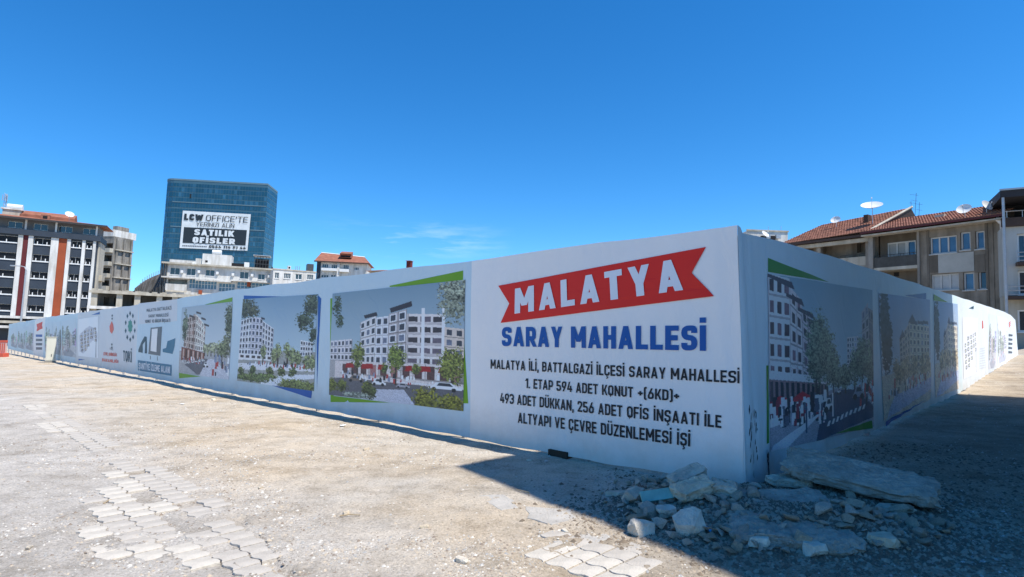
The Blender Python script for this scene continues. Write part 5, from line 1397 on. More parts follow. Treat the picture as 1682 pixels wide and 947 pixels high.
# ------------------------------------------------------------------ tan houses at right
Zn = zr(3.64, 1220, 300)
B = Bld((1434, 382), (1640, 355.5), 54, 12)
t = thing('tan_house', 'tan stucco house with tiled roof and white framed windows at right', 'house', B.m)
W_ = B.W
bx0 = B.at(1220 + 1052 / 3.64, 420)[0]
hl = []; wl = []
for x0, y0_, x1, y1_, n2, g in ((1118, 318, 1280, 422, 3, 0), (1300, 292, 1362, 402, 1, 0), (1390, 286, 1447, 396, 1, 0), (1126, 543, 1292, 640, 3, 1), (1318, 534, 1385, 642, 1, 0), (1408, 524, 1460, 636, 1, 2)):
    q = B.rect(*Zn(x0, y0_, x1, y1_)); hl.append((*q, .28)); wl.append((*q, n2, g))
for k in range(2):
    for (a_, b_, c_, d_, n2, g) in wl[3:6][:3]:
        if b_ - 3.3 * (k + 1) > 0.3: hl.append((a_, b_ - 3.3 * (k + 1), c_, d_ - 3.3 * (k + 1), .28))
# projecting bay
M_sash = mat('weathered_window_frame', (.5, .49, .46), .6, .12, 3)
M_blind = mat('pale_blind', (.42, .43, .42), .7, .1, 3)
build_wall('bay_wall', wall_holes(bx0, W_ - .4, 0, 12, 1.55, hl), M_tan, t)
for a_, b_, c_, d_, n2, g in wl: window(t, a_, b_, c_, d_, .2, n2, 1, .11, fm=M_sash, gm_=(M_glass_b, M_blind, M_glass)[g])
q = B.rect(*Zn(1170, 420, 1384, 534)); box('panel', mat('pale_plaster_panel', (.40, .39, .35), .8, .15, 1), t, q[0], -.05, q[1], q[2], -.004, q[3])
for x0, x1 in ((1114, 1168), (1388, 1450)):
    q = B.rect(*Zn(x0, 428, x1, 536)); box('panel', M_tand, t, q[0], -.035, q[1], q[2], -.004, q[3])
for x in (1110, 1462): u = B.at(1220 + x / 3.64, 430)[0]; box('pilaster_strip', M_tand, t, u - .09, -.06, 0, u + .09, -.004, 11.9)
# recessed balcony part
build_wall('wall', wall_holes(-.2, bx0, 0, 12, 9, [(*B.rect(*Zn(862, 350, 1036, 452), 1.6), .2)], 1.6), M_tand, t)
box('core', M_tan, t, bx0 + .004, 1.56, 0, W_ - .4, 9, 11.98)
q = B.rect(*Zn(862, 350, 1036, 452), 1.6); window(t, q[0], q[1], q[0] + (q[2] - q[0]) * .68, q[3], 1.75, 2, 1, .12, gm_=M_blind, sill=False); window(t, q[0] + (q[2] - q[0]) * .68, q[1], q[2], q[3], 1.75, 1, 1, .12, gm_=M_glass_b, sill=False)
qb = B.rect(*Zn(786, 460, 1046, 500)); zs_ = qb[1]
for k in range(3):
    dz = -3.35 * k
    if zs_ + dz < .3: continue
    bo = box('balcony', mat('dark_parapet', (.085, .085, .08), .9, .25, 2, streak=.3) if k == 0 else M_cream, t, -.1, -.02, zs_ + dz, bx0 - .02, .10, zs_ + dz + .95)  # top parapet dark, the ones below it cream
    box('slab', M_cream, bo, -.1, -.03, zs_ + dz - .28, bx0 - .02, 1.59, zs_ + dz - .004)
    for j in range(14): MB().tube([(bx0 * (j + .5) / 14, .04, zs_ + dz + .95), (bx0 * (j + .5) / 14, .04, zs_ + dz + 1.12)], .02, 4).build('baluster', M_steel, bo)
    MB().tube([(-.1, .04, zs_ + dz + 1.13), (bx0, .04, zs_ + dz + 1.13)], .025, 4).build('handrail', M_steel, bo)
for x, w_ in ((1052, .1), (768, .2)): u = B.at(1220 + x / 3.64, 400)[0]; box('pier', M_conc, t, u - w_, -.12, 0, u + w_, .3, 11.95)
q = B.rect(*Zn(905, 535, 935, 560), 1.6); box('vent', M_dark, t, q[0], 1.57, q[1], q[2], 1.598, q[3])
# right end wall of the house
box('end_wall', M_tan, t, W_ - .395, .05, 0, W_ + .5, 9, 12.1)
# roof: slope from eave to ridge
ue0, ze0 = -.6, 12; rid = 5.5
ua, za = B.at(1220 + 1035 / 3.64, 300 + 200 / 3.64, rid); ub, zb_ = B.at(1220 + 1545 / 3.64, 300 + 132 / 3.64, rid)
zr1 = (za + zb_) / 2
def tiled_roof(parent, A, Bp, C_, D_, m, rows, cols_, name='roof', th=.07):
    """sheet of tile courses between eave A-B and ridge D-C: every course steps over the one below, tiles ripple across"""
    A, Bp, C_, D_ = map(Vector, (A, Bp, C_, D_)); mb = MB(); nrm = (Bp - A).cross(D_ - A).normalized()
    if nrm.z < 0: nrm = -nrm
    for r_ in range(rows):
        for c in range(cols_):
            def P(a, b_, up):
                e = A.lerp(Bp, a); f_ = D_.lerp(C_, a); return tuple(e.lerp(f_, b_) + nrm * up)
            a0, am, a1 = c / cols_, (c + .5) / cols_, (c + 1) / cols_; b0, b1 = r_ / rows, (r_ + 1.08) / rows; j = random.uniform(0, .02)
            mb.v += [P(a0, b0, th + j), P(am, b0, th + .05 + j), P(a1, b0, th + j), P(a1, min(b1, 1), .02), P(am, min(b1, 1), .05), P(a0, min(b1, 1), .02), P(a0, b0, 0), P(a1, b0, 0)]
            i = len(mb.v) - 8; mb.f += [(i, i + 1, i + 4, i + 5), (i + 1, i + 2, i + 3, i + 4), (i + 6, i + 7, i + 2, i + 1), (i + 6, i + 1, i)]
    me = bpy.data.meshes.new(name); me.from_pydata(mb.v, [], mb.f); me.materials.append(m)
    return link(name, me, parent, kind='stuff')
rdeck = MB()
rdeck.prism([(-.9, 11.95), (rid, zr1 - .05), (11, 12)], ue0, W_ + .6); rdeck.build('roof_deck', M_brown, t)
tiled_roof(t, (ue0, -.95, 12.0), (W_ + .65, -.95, 12.0), (W_ + .65, rid, zr1), (ue0, rid, zr1), M_tile2, 14, 48, 'roof_tiles')
box('gutter', mat('dark_red_gutter', (.09, .02, .02), .6), t, ue0, -1.08, 11.82, W_ + .65, -.96, 11.98)
box('soffit', M_cream, t, ue0, -.95, 11.6, W_ + .6, -.02, 11.72)
for x, y_ in ((1265, 210), (1175, 195)):
    q = B.rect(*Zn(x - 28, y_ - 5, x + 28, y_ + 9), 2); box('roof_patch', M_cream, t, q[0], 2, q[1], q[2], 2.5, q[3])
dish_at(B, 1584, 344, -.3, 1.05, 11.95, 'round white satellite dish at the eave of the tan house', .15, 30)
dish_at(B, 1619.5, 338, .4, 1.0, 12.2, 'white satellite dish seen edge on near the drainpipe', 1.25, 25)
u = B.at(1643, 400)[0]
dp = MB().tube([(W_ + .35, -.35, 0), (W_ + .35, -.35, 11.3), (W_ + .1, -.7, 11.8)], .17, 8).build('drainpipe', mat('white_pipe', (.66, .66, .66), .5, .12, 1), t)
for p in dp.data.polygons: p.use_smooth = True
# antennas on the ridge between the two houses
u, z = B.at(1497, 341, 4.5)
an = thing('tv_antenna', 'bundle of thin television antennas on the ridge between the tiled roofs', 'antenna', B.m)
for k, (dx, top) in enumerate(((0, 317), (7, 332), (-5, 330))):
    uu, zt_ = B.at(1502 + dx, top, 4.5); MB().tube([(uu, 4.5, z - 1), (uu + .16 - .1 * k, 4.5, zt_)], .018, 4).build('mast', M_steel, an)
    for j in range(2 + k % 2): zz = zt_ - .2 - .55 * j; MB().tube([(uu - .4 + .09 * j, 4.5 + .2 * k, zz + .16), (uu + .42 - .05 * j, 4.3, zz - .12)], .010, 4).build('element', M_steel, an)

B2 = Bld((1297, 399), (1431.5, 378), 62, 11.5, depth1=55)
t = thing('tiled_house', 'tan house with terracotta hip roof and dark open balconies beside the hoarding', 'house', B2.m)
W_ = B2.W; h2 = B2.at(1431.5, 378)[1]
hl = []
for x0, y0_, x1, y1_ in ((475, 352, 615, 470), (683, 355, 742, 416)):
    hl.append((*B2.rect(*Zn(x0, y0_, x1, y1_), 1.3), .7))
hl.append((*B2.rect(*Zn(388, 395, 425, 425), 1.3), .7))
build_wall('wall', wall_holes(-.5, W_, 0, 11.4, 9, hl, 1.3), M_tan, t)
for x, w_ in ((455, .22), (748, .18)): u = B2.at(1220 + x / 3.64, 400)[0]; box('pier', M_conc, t, u - w_, -.1, 0, u + w_, .3, 11.3)
q = B2.rect(*Zn(585, 445, 745, 480)); bo = box('balcony', M_cream, t, q[0] - 1.5, -.05, q[1] - .3, W_ - .1, .08, q[3])
MB().tube([(q[0], .02, q[3] + .25), (W_ - .15, .02, q[3] + .3)], .03, 4).build('handrail', M_steel, bo); box('slab', M_conc, bo, q[0] - 2.5, -.06, q[1] - .6, W_ - .1, 1.29, q[1] - .304)
for j in range(7): x = q[0] + (W_ - .2 - q[0]) * j / 6; MB().tube([(x, .02, q[3]), (x, .02, q[3] + .28)], .02, 4).build('baluster', M_steel, bo)
rid = 6.0
ua, za = B2.at(1220 + 480 / 3.64, 300 + 252 / 3.64, rid); ub, zb_ = B2.at(1220 + 1008 / 3.64, 300 + 150 / 3.64, rid)
zl_ = B2.at(1297, 400, -.9)[1]; zrr = B2.at(1431.5, 379, -.9)[1]
m = MB(); m.v = [(-.6, -.9, zl_ - .06), (W_ + .2, -.9, zrr - .06), (ub, rid, zb_ - .06), (ua, rid, za - .06), (-.6, 12, zl_), (W_ + .2, 12, zrr)]
m.f = [(0, 1, 2, 3), (0, 3, 4), (1, 5, 2), (3, 2, 5, 4), (0, 4, 5, 1)]; m.build('roof_deck', M_brown, t)
tiled_roof(t, (-.6, -.95, zl_), (W_ + .2, -.95, zrr), (ub, rid, zb_), (ua, rid, za), M_tile2, 16, 34, 'roof_tiles')
MB().tube([(W_ + .25, -1.0, zrr + .05), (ub + .05, rid, zb_ + .1)], .13, 5).build('verge', M_cream, t)
box('gutter', M_brown, t, -.6, -1.06, min(zl_, zrr) - .2, W_ + .2, -.96, min(zl_, zrr) + .03)
box('fascia_beam', M_cream, t, -.5, -.6, min(zl_, zrr) - .62, W_, -.3, min(zl_, zrr) - .25)
dish_at(B2, 1373, 361.5, 3.0, .95, 12.0, 'small grey satellite dish on the left slope of the terracotta roof', .2, 30)
dish_at(B2, 1432, 340, 1.5, 1.9, 12.3, 'large white satellite dish on a mast above the terracotta roof', .45, 58)
q = B2.rect(*Zn(722, 190, 748, 222), 2.5); box('chimney', M_brown, t, q[0], 2.5, q[1] - .8, q[2], 3.1, q[3])

# ------------------------------------------------------------------ last building at right
B = Bld((1645.5, 373), (1682, 370), 44, 12.5, depth1=43.3)
t = thing('white_apartment_house', 'white apartment house with dark roof terrace and railed balconies at far right edge', 'building', B.m)
W_ = 9.0
z1_ = B.at(1665, 485)[1]
M_lg = mat('light_grey_render', (.46, .47, .45), .85, .1, .6, streak=.2)
hl = [(*B.rect(1671, 383, 1700, 432), .3), (*B.rect(1672.5, 444, 1700, 484), .3), (*B.rect(1672, 508, 1700, 545), .3)]
build_wall('wall', wall_holes(0, W_, z1_ - .0, 12.5, 9, [h for h in hl if h[1] > z1_ - .5]), M_lg, t)
build_wall('lower_wall', wall_holes(.02, W_, 0, z1_ - .002, 9, [(h[0], max(.3, h[1]), h[2], h[3], h[4]) for h in hl if h[3] < z1_], .1), M_cream, t)
for h in hl: window(t, h[0], max(.35, h[1]), h[2], h[3], .25, 2, 1, .12)
for (y_, yb) in ((432, 437), (485, 492)):
    z = B.at(1675, yb)[1]; u = B.at(1647 if yb > 480 else 1668, yb)[0]; bo = box('balcony', M_brown, t, max(u, .1), -.9, z, W_, -.01, z + .25)
    for j in range(3): zz = z + .35 + .3 * j; MB().tube([(max(u, .12), -.85, zz), (W_, -.85, zz)], .03, 5).build('rail', M_galv, bo)
    for j in range(5): uu = max(u, .12) + j * 1.6; MB().tube([(uu, -.85, z + .25), (uu, -.85, z + 1.1)], .03, 5).build('baluster', M_galv, bo)
za = B.at(1660, 373)[1]; zt1 = B.at(1660, 347)[1]
box('terrace_parapet', M_brown, t, -.05, -.3, 12.5, W_, .0, B.at(1660, 358)[1])
box('terrace_back', M_dark, t, .4, 3, 12.5, W_, 8.5, B.at(1660, 335, 3)[1])
for j in range(6): uu = .3 + j * .9; MB().tube([(uu, -.15, B.at(1660, 358)[1]), (uu, -.15, zt1)], .03, 5).build('terrace_post', M_galv, t)
MB().tube([(.1, -.15, zt1), (W_, -.15, zt1)], .035, 5).build('terrace_rail', M_galv, t)
zc0 = B.at(1660, 329)[1]; zc1 = B.at(1660, 318)[1]
m = MB(); m.prism([(-1.4, zc0), (-1.4, zc1), (8.6, zc1 + .8), (8.6, zc0 + .4)], -.2, W_); m.build('canopy_roof', mat('dark_canopy', (.03, .03, .035), .7), t)
box('canopy_edge', M_galv, t, -.25, -1.5, zc1, W_, -1.41, zc1 + .12)
for x in (1645.5,): u = B.at(x, 400)[0]; MB().tube([(u, -1.3, 0), (u, -1.3, zc0 + .02)], .09, 6).build('corner_pipe', M_galv, t)

# ------------------------------------------------------------------ apartment house out of the frame at right, whose shade lies over the alley
A0 = Vector((-.7 + .5 * 12, 7.35 - .31 * 12, 0)); e1 = Vector((.75, .66, 0)).normalized()
mwX = Matrix(((e1.x, -e1.y * -1, 0, A0.x), (e1.y, -e1.x, 0, A0.y), (0, 0, 1, 0), (0, 0, 0, 1)))
e2 = Vector((.548, -.836, 0))                               # footprint skewed so the roof shadow's edge falls at the wanted angle
mwX = Matrix(((e1.x, e2.x, 0, A0.x), (e1.y, e2.y, 0, A0.y), (0, 0, 1, 0), (0, 0, 0, 1)))
t = thing('neighbouring_house', 'plain tan house across the alley whose shade falls on the hoarding corner', 'building', None)
LNG, HH = 14.6, 12.0
m = MB()
def xf(u, y, z): p = A0 + e1 * u + e2 * y; return (p.x, p.y, z)
X0 = []
holes = [(1.2 + 3.4 * i, 1.2 + 3 * j, 2.8 + 3.4 * i, 2.7 + 3 * j, .25) for i in range(4) for j in range(4)]
wb = wall_holes(0, LNG, 0, HH, 14, holes); wb.v = [xf(*v) for v in wb.v]
build_wall('wall', wb, M_tan, t)
for a_, b_, c_, d_, e_ in holes:
    mm = MB(); mm.box(a_, .15, b_, c_, .18, d_); mm.v = [xf(*v) for v in mm.v]; mm.build('pane', M_glass, t)

# ================================================================== SMALL THINGS ON THE GROUND
# white cabinet standing against the hoarding
p = ground(74, 596); p2 = ground(87, 596)
t = thing('utility_cabinet', 'plain cream white upright cabinet standing in front of the distant hoarding', 'cabinet', Matrix.Translation((p.x, p.y, hz(p.x, p.y))) @ Matrix.Rotation(R(38), 4, 'Z'))
wc_ = (p2 - p).length; hc = 1.6 - (555 - 551) / F * p.y + 0.02
M_cab = mat('cream_cabinet_paint', (.62, .60, .50), .6, .1, 2)
box('cabinet_body', M_cab, t, 0, 0, .08, wc_, .4, hc, .015); box('plinth', M_conc, t, -.03, -.03, -.1, wc_ + .03, .43, .08)
box('door', M_cab, t, .03, -.018, .14, wc_ - .03, -.002, hc - .05); box('cabinet_cap', M_cab, t, -.03, -.03, hc, wc_ + .03, .43, hc + .04); box('latch', M_steel, t, wc_ * .55, -.035, .35, wc_ * .62, -.019, .5)
# lamp post
p = ground(31, 573); dl = 62.0; r_ = ray(31.5, 545); k = dl / r_.y; X_ = EYE.x + r_.x * k
hl_ = EYE.z + ray(34, 437).z * (dl / ray(34, 437).y)
t = thing('street_lamp', 'thin pale street lamp with a short curved arm in front of the apartment block', 'street lamp', Matrix.Translation((X_, dl, 0)) @ TILT)
MB().tube([(0, 0, -.3), (0, 0, hl_ - .4)], .11, 8, .06).build('pole', M_galv, t)
MB().tube([(0, 0, hl_ - .4), (-.15, -.05, hl_ - .08), (-.5, -.1, hl_), (-1.1, -.15, hl_)], .05, 6).build('arm', M_galv, t)
m = MB(); m.box(-1.55, -.28, hl_ - .06, -1.05, -.03, hl_ + .07); m.build('lamp_head', M_galv, t, .02)
# red and white site barriers at the far left
M_or = mat('orange_red_plastic', (.55, .10, .06), .5, .1, 1); M_bw = mat('faded_pink_plastic', (.62, .40, .36), .5, .1, 1)
for k, (px, lab) in enumerate(((-6, 'faded red barrier cut by the left edge of the frame'), (5, 'faded red barrier at far left next to the end of the hoarding'))):
    dp_ = 44.0; r_ = ray(px, 575); X_ = r_.x * dp_ / r_.y
    t = thing('site_barrier', lab, 'barrier', Matrix.Translation((X_, dp_, hz(X_, dp_))), 'red barriers at the far end of the lot')
    box('base', M_or, t, -.25, -.25, -.05, .27, .25, .28, .03); box('barrier_panel', M_bw, t, -.22, -.05, .28, .24, .05, 1.05); box('top_rail', M_or, t, -.25, -.07, 1.05, .27, .07, 1.22, .02)
    for j in range(3): box('slat', M_or, t, -.2 + .15 * j, -.07, .32, -.13 + .15 * j, -.051, 1.0)

# stones -------------------------------------------------------------
def rock_mesh(seed, sx, sy, sz, sub=2, flat=0.0, m=None, jag=.18, cuts=6):
    r_ = random.Random(seed); bm = bmesh.new(); bmesh.ops.create_icosphere(bm, subdivisions=sub, radius=1)
    pl = []
    for _ in range(cuts):
        d = Vector((r_.gauss(0, 1), r_.gauss(0, 1), r_.gauss(0, .7))).normalized(); pl.append((d, r_.uniform(.50, .82)))
    pl.append((Vector((0, 0, 1)), .55 - flat * .25)); pl.append((Vector((0, 0, -1)), .5))
    for v in bm.verts:
        for d, k in pl:
            e = v.co.dot(d) - k
            if e > 0: v.co -= d * e
        v.co *= 1 + (r_.random() - .5) * jag
        v.co = Vector((v.co.x * sx * 1.35, v.co.y * sy * 1.35, v.co.z * sz * 1.5))
    me = bpy.data.meshes.new('stone'); bm.to_mesh(me); bm.free()
    if m: me.materials.append(m)
    return me
def shard_mesh(seed, sx, sy, sz, m, pts=11):
    r_ = random.Random(seed); bm = bmesh.new()
    for k in range(pts):
        d = Vector((r_.gauss(0, 1), r_.gauss(0, 1), r_.gauss(0, 1))).normalized(); q_ = max(abs(d.x), abs(d.y), abs(d.z)) ** .6
        bm.verts.new((d.x / q_ * sx, d.y / q_ * sy, d.z / q_ * sz))
    r2 = bmesh.ops.convex_hull(bm, input=bm.verts)
    bmesh.ops.delete(bm, geom=[g for g in r2['geom_interior'] if isinstance(g, bmesh.types.BMVert)], context='VERTS')
    bmesh.ops.subdivide_edges(bm, edges=bm.edges[:], cuts=1); bmesh.ops.triangulate(bm, faces=bm.faces)
    for v in bm.verts: v.co *= 1 + (r_.random() - .5) * .07
    me = bpy.data.meshes.new('stone'); bm.to_mesh(me); bm.free(); me.materials.append(m)
    return me
def slab_mesh(seed, L_, W2, T_, m, n_=16, nose=.0):
    """broken slab: uneven outline, rough broken rim, rounded top, layered edge"""
    r_ = random.Random(seed); pts = []
    for k in range(n_):
        a_ = 2 * math.pi * k / n_; c, s_ = math.cos(a_), math.sin(a_)
        ex = .22 + .2 * (seed % 3) / 2
        x = L_ / 2 * math.copysign(abs(c) ** ex, c); y = W2 / 2 * math.copysign(abs(s_) ** ex, s_)
        x *= r_.uniform(.93, 1.03); y *= r_.uniform(.88, 1.04) * (1 - nose * (x / L_ + .5)); pts.append((x, y))
    bm = bmesh.new(); rings = []
    prof = [(.93, -T_ / 2), (1.0, -T_ * .25), (.97, T_ * .1), (1.0, T_ * .3), (.94, T_ * .48), (.8, T_ * .56), (.45, T_ * .58)]
    for sc_, z in prof:
        rings.append([bm.verts.new((x * sc_ + r_.uniform(-.5, .5) * T_ * .22, y * sc_ + r_.uniform(-.5, .5) * T_ * .22, z + r_.uniform(-.5, .5) * T_ * .12)) for x, y in pts])
    for a_, b_ in zip(rings[:-1], rings[1:]):
        for k in range(n_): bm.faces.new((a_[k], a_[(k + 1) % n_], b_[(k + 1) % n_], b_[k]))
    bm.faces.new(list(reversed(rings[0]))); bm.faces.new(rings[-1])
    bmesh.ops.triangulate(bm, faces=bm.faces)
    for lim in (.12, .06, .035):
        bmesh.ops.subdivide_edges(bm, edges=[e for e in bm.edges if e.calc_length() > lim], cuts=1); bmesh.ops.triangulate(bm, faces=bm.faces)
    from mathutils import noise as mn
    bm.normal_update()
    for v in bm.verts:
        q_ = v.co * 9 + Vector((seed * 7, 0, 0))
        v.co += v.normal * (mn.fractal(q_, .8, 2.1, 3) * T_ * (.09 if abs(v.normal.z) > .7 else .2) + mn.cell(v.co * 26 + Vector((seed, 0, 0))) * T_ * .07)
    me = bpy.data.meshes.new('slab'); bm.to_mesh(me); bm.free(); me.materials.append(m)
    return me
def rock_mat(name, c):
    m = mat(name, c, .95, .35, 7, 0.9, 38)
    return m
MR = [rock_mat('grey_broken_concrete', (.56, .49, .39)), rock_mat('pale_broken_concrete', (.68, .61, .50)), rock_mat('brown_grey_stone', (.50, .41, .30)), rock_mat('dusty_beige_stone', (.62, .52, .38))]
M_SL = rock_mat('dusty_slab_concrete', (.37, .33, .275))
def place(me, name, label, cat, px, py, rot, lift=0.0, z=None, group=None):
    p = ground(px, py)
    for _ in range(3): p = ground(px, py, hz(p.x, p.y) + lift * .5)
    o = link(name, me); o.location = (p.x, p.y, hz(p.x, p.y) + lift); o.rotation_euler = rot
    return tag(o, label, cat, group)
aR = math.atan2(DIR_R.y, DIR_R.x); aL = math.atan2(uL.y, uL.x)
place(slab_mesh(1, 1.36, .60, .11, M_SL, 26, .15), 'concrete_slab', 'largest long concrete slab lying tilted right of the hoarding corner', 'slab', 1408, 797, (R(14), R(7), R(-33)), .13)
place(slab_mesh(2, .98, .58, .15, M_SL, 20, .1), 'concrete_slab', 'big flat dusty concrete mass in the middle of the rubble heap', 'slab', 1300, 862, (R(5), R(1), R(-14)), -.05)
place(slab_mesh(12, .85, .6, .12, M_SL, 18, .1), 'concrete_slab', 'low dust covered slab between the corner and the middle of the heap', 'slab', 1290, 826, (R(7), R(-1), R(4)), -.035)
place(slab_mesh(3, .42, .2, .07, MR[0], 14), 'concrete_slab', 'thin flat slab lying against the foot of the right hoarding wing', 'slab', 1296, 796, (R(5), R(2), R(2)), .07)
place(slab_mesh(4, .40, .2, .075, MR[0], 14), 'concrete_slab', 'upper of two tilted slabs stacked at the left foot of the corner', 'slab', 1128, 797, (R(14), R(-17), R(20)), .17)
place(slab_mesh(5, .40, .24, .09, MR[3], 14), 'concrete_slab', 'lower thick brownish slab of the tilted pair left of the corner', 'slab', 1139, 810, (R(12), R(-12), R(16)), .09)
place(slab_mesh(6, .23, .17, .10, MR[0], 12), 'concrete_block', 'chunky grey block right beside the hoarding corner', 'block', 1189, 810, (R(18), R(8), R(-12)), .07)
place(shard_mesh(7, .13, .11, .12, MR[1], 22), 'stone', 'large pale upright rounded stone in the front of the heap', 'stone', 1130, 866, (R(24), 0, R(10)), .07)
place(shard_mesh(8, .12, .10, .10, MR[0], 18), 'stone', 'rounded grey stone touching the left end of the turquoise board', 'stone', 1041, 820, (R(8), 0, R(40)), .05)
place(shard_mesh(9, .12, .10, .08, MR[1], 18), 'stone', 'pale stone half in the sun at the front left of the heap', 'stone', 1055, 873, (0, R(10), R(-10)), .03)
place(rock_mesh(10, .09, .07, .05, 2, .6, MR[1], .06), 'stone', 'pale grey angular stone left of the large upright stone', 'stone', 1093, 841, (0, 0, R(60)), .05)
place(rock_mesh(11, .085, .07, .05, 2, .4, MR[1], .07), 'stone', 'pale lump at the front edge of the big flat mass', 'stone', 1243, 886, (0, 0, R(20)), .03)
place(rock_mesh(13, .08, .065, .06, 2, .4, MR[1], .07), 'stone', 'angular pale stone at the right front of the big flat mass', 'stone', 1336, 876, (0, 0, R(20)), .04)
place(rock_mesh(14, .13, .06, .035, 2, .7, MR[0], .07), 'stone', 'flat stone under the lower end of the largest slab', 'stone', 1470, 836, (0, 0, R(-20)), .03)
place(rock_mesh(15, .10, .08, .05, 2, .5, MR[3], .06), 'stone', 'oval stone right of the big flat mass among pebbles', 'stone', 1455, 884, (0, 0, R(0)), .03)
place(rock_mesh(16, .09, .045, .04, 2, .5, MR[0], .07), 'stone', 'flat stone at the far left end of the heap below the banner', 'stone', 1012, 812, (0, 0, R(0)), .02)
# turquoise painted board
b_ = MB().box(-.15, -.05, -.012, .15, .05, .012).mesh('board', mat('turquoise_paint', (.24, .45, .40), .6, .25, 6))
place(b_, 'painted_board', 'short turquoise painted board wedged in the rubble', 'board', 1079, 821, (R(52), R(-6), R(8)), .085)
b_ = MB().box(-.03, -.012, -.004, .03, .012, .004).box(.018, -.03, -.003, .034, .0, .0045).mesh('scrap', mat('bright_blue_plastic', (.04, .25, .48), .4, .1, 6))
place(b_, 'plastic_scrap', 'small bright blue plastic scrap below the large upright stone', 'scrap', 1163, 871, (R(15), R(12), R(-40)), .05)
# medium rubble, every stone an object
RT = [1, 3, 0, 1, 2, 1, 3, 1, 0, 3, 1, 1, 3, 1]
RK = [shard_mesh(100 + i, 1.15, random.uniform(.6, .95), random.uniform(.35, .75), MR[RT[i]], 9 if i % 2 else 14) for i in range(14)]
placed = []
tries = 0
zones = [((1080, 842), 62, 32, 66), ((1190, 850), 55, 32, 52), ((1420, 862), 75, 32, 76), ((1260, 895), 110, 12, 44), ((1110, 798), 60, 16, 30), ((1500, 872), 60, 34, 24)]
ZLAB = ['in the left half of the rubble heap', 'between the hoarding corner and the upright stone', 'right of the big flat concrete mass', 'along the front edge of the heap', 'close to the foot of the title banner', 'strewn on the dirt right of the heap']
TONE = ['grey', 'pale', 'brown grey', 'dusty beige']
for zi, ((zx, zy), rx, ry, cnt_) in enumerate(zones):
    k = 0; tr = 0
    while k < cnt_ and tr < 4000:
        tr += 1
        px = random.gauss(zx, rx * .55); py = random.gauss(zy, ry * .55)
        if py < 786 or py > 945: continue
        p = ground(px, py)
        if (p - CORNER).dot(Vector((DIR_L.y, -DIR_L.x, 0)) * -1) < 0.12 and (p - CORNER).dot(DIR_L) > -.05 and False: continue
        # keep in front of both wings
        nLv = Vector((-uL.y, uL.x, 0)); nRv = Vector((DIR_R.y, -DIR_R.x, 0))
        if (p - CORNER).dot(nLv) > -.10 and (p - CORNER).dot(nRv) < .10: continue
        s_ = min(.085, random.lognormvariate(-3.15, .42))
        if any((p.x - q[0]) ** 2 + (p.y - q[1]) ** 2 < (s_ + q[2]) ** 2 * .5 for q in placed): continue
        placed.append((p.x, p.y, s_)); ki = random.randrange(14); me_ = RK[ki]
        o = link('rubble_stone', me_); o.location = (p.x, p.y, hz(p.x, p.y) + s_ * .5 + .006); o.scale = (s_, s_, s_)
        o.rotation_euler = (random.uniform(-.4, .4), random.uniform(-.4, .4), random.uniform(0, 6.3)); tag(o, '%s %s %s stone %s' % ('small' if s_ < .035 else 'fist sized' if s_ < .05 else 'larger', TONE[RT[ki]], 'sharp' if ki % 2 else 'blocky', ZLAB[zi]), 'stone', 'broken stones of the rubble heap'); k += 1
# single stones and litter out on the sunlit lot
SOLO = [(602, 737, .05, 3, 'small white stone in the sun below the square picture'), (757, 922, .05, 1, 'pale flat stone near the bottom centre of the lot'), (929, 873, .035, 1, 'pale stone near the worn slabs left of the heap'), (843, 827, .03, 2, 'small stone in the sun beside the worn concrete slab'), (698, 866, .035, 3, 'beige stone on the open ground left of the paving'),
        (350, 656, .07, 1, 'pale lump in front of the narrow park banner'), (568, 843, .04, 3, 'sunlit pale shard on the open ground'), (250, 658, .06, 2, 'dark clod on the ground left of the pale lump'), (47, 902, .03, 0, 'dark pebble at the lower left'), (428, 800, .03, 0, 'dark pebble in the middle of the lot'), (965, 742, .04, 1, 'white stone in the shade below the title banner'), (903, 790, .04, 0, 'grey stone in the shade left of the heap'), (870, 757, .035, 0, 'small stone at the edge of the shade under the banner')]
for px, py, s_, mi, lab in SOLO:
    p = ground(px, py); o = link('loose_stone', rock_mesh(int(px), s_, s_ * .6, s_ * .5, 2, .6, MR[mi], .07)); o.location = (p.x, p.y, hz(p.x, p.y) + s_ * .25); o.rotation_euler = (0, 0, random.uniform(0, 6)); tag(o, lab, 'stone')
p = ground(1000, 800)

# gravel: nobody could count it
def gravel(name, pts, szs, mats, label=None):
    """tiny faceted stones, one mesh; pts (n, 3)"""
    n_ = len(pts); base = np.array([(1, 0, 0), (-.2, .9, 0), (-.8, -.1, 0), (.1, -.85, 0), (.15, .1, .62), (0, 0, -.4)], float)
    fc = np.array([(0, 1, 4), (1, 2, 4), (2, 3, 4), (3, 0, 4)])
    a_ = RNG.uniform(0, 2 * np.pi, n_); ca, sa = np.cos(a_), np.sin(a_)
    v = base[None].repeat(n_, 0) * RNG.uniform(.6, 1.25, (n_, 6, 3))
    v = v * szs[:, None, None]
    x = v[..., 0] * ca[:, None] - v[..., 1] * sa[:, None]; y = v[..., 0] * sa[:, None] + v[..., 1] * ca[:, None]
    V = np.stack([x, y, v[..., 2]], -1) + pts[:, None]
    Fc = (fc[None] + (np.arange(n_) * 6)[:, None, None]).reshape(-1, 3)
    me = bpy.data.meshes.new(name); me.vertices.add(n_ * 6); me.vertices.foreach_set('co', V.ravel())
    me.loops.add(Fc.size); me.loops.foreach_set('vertex_index', Fc.astype(np.int32).ravel()); me.polygons.add(len(Fc)); me.polygons.foreach_set('loop_start', np.arange(len(Fc)) * 3)
    me.update(calc_edges=True)
    for m in mats: me.materials.append(m)
    me.polygons.foreach_set('material_index', (RNG.integers(0, len(mats), n_)[:, None].repeat(4, 1)).ravel().astype(np.int32))
    o = link(name, me, None, kind='stuff')
    return o
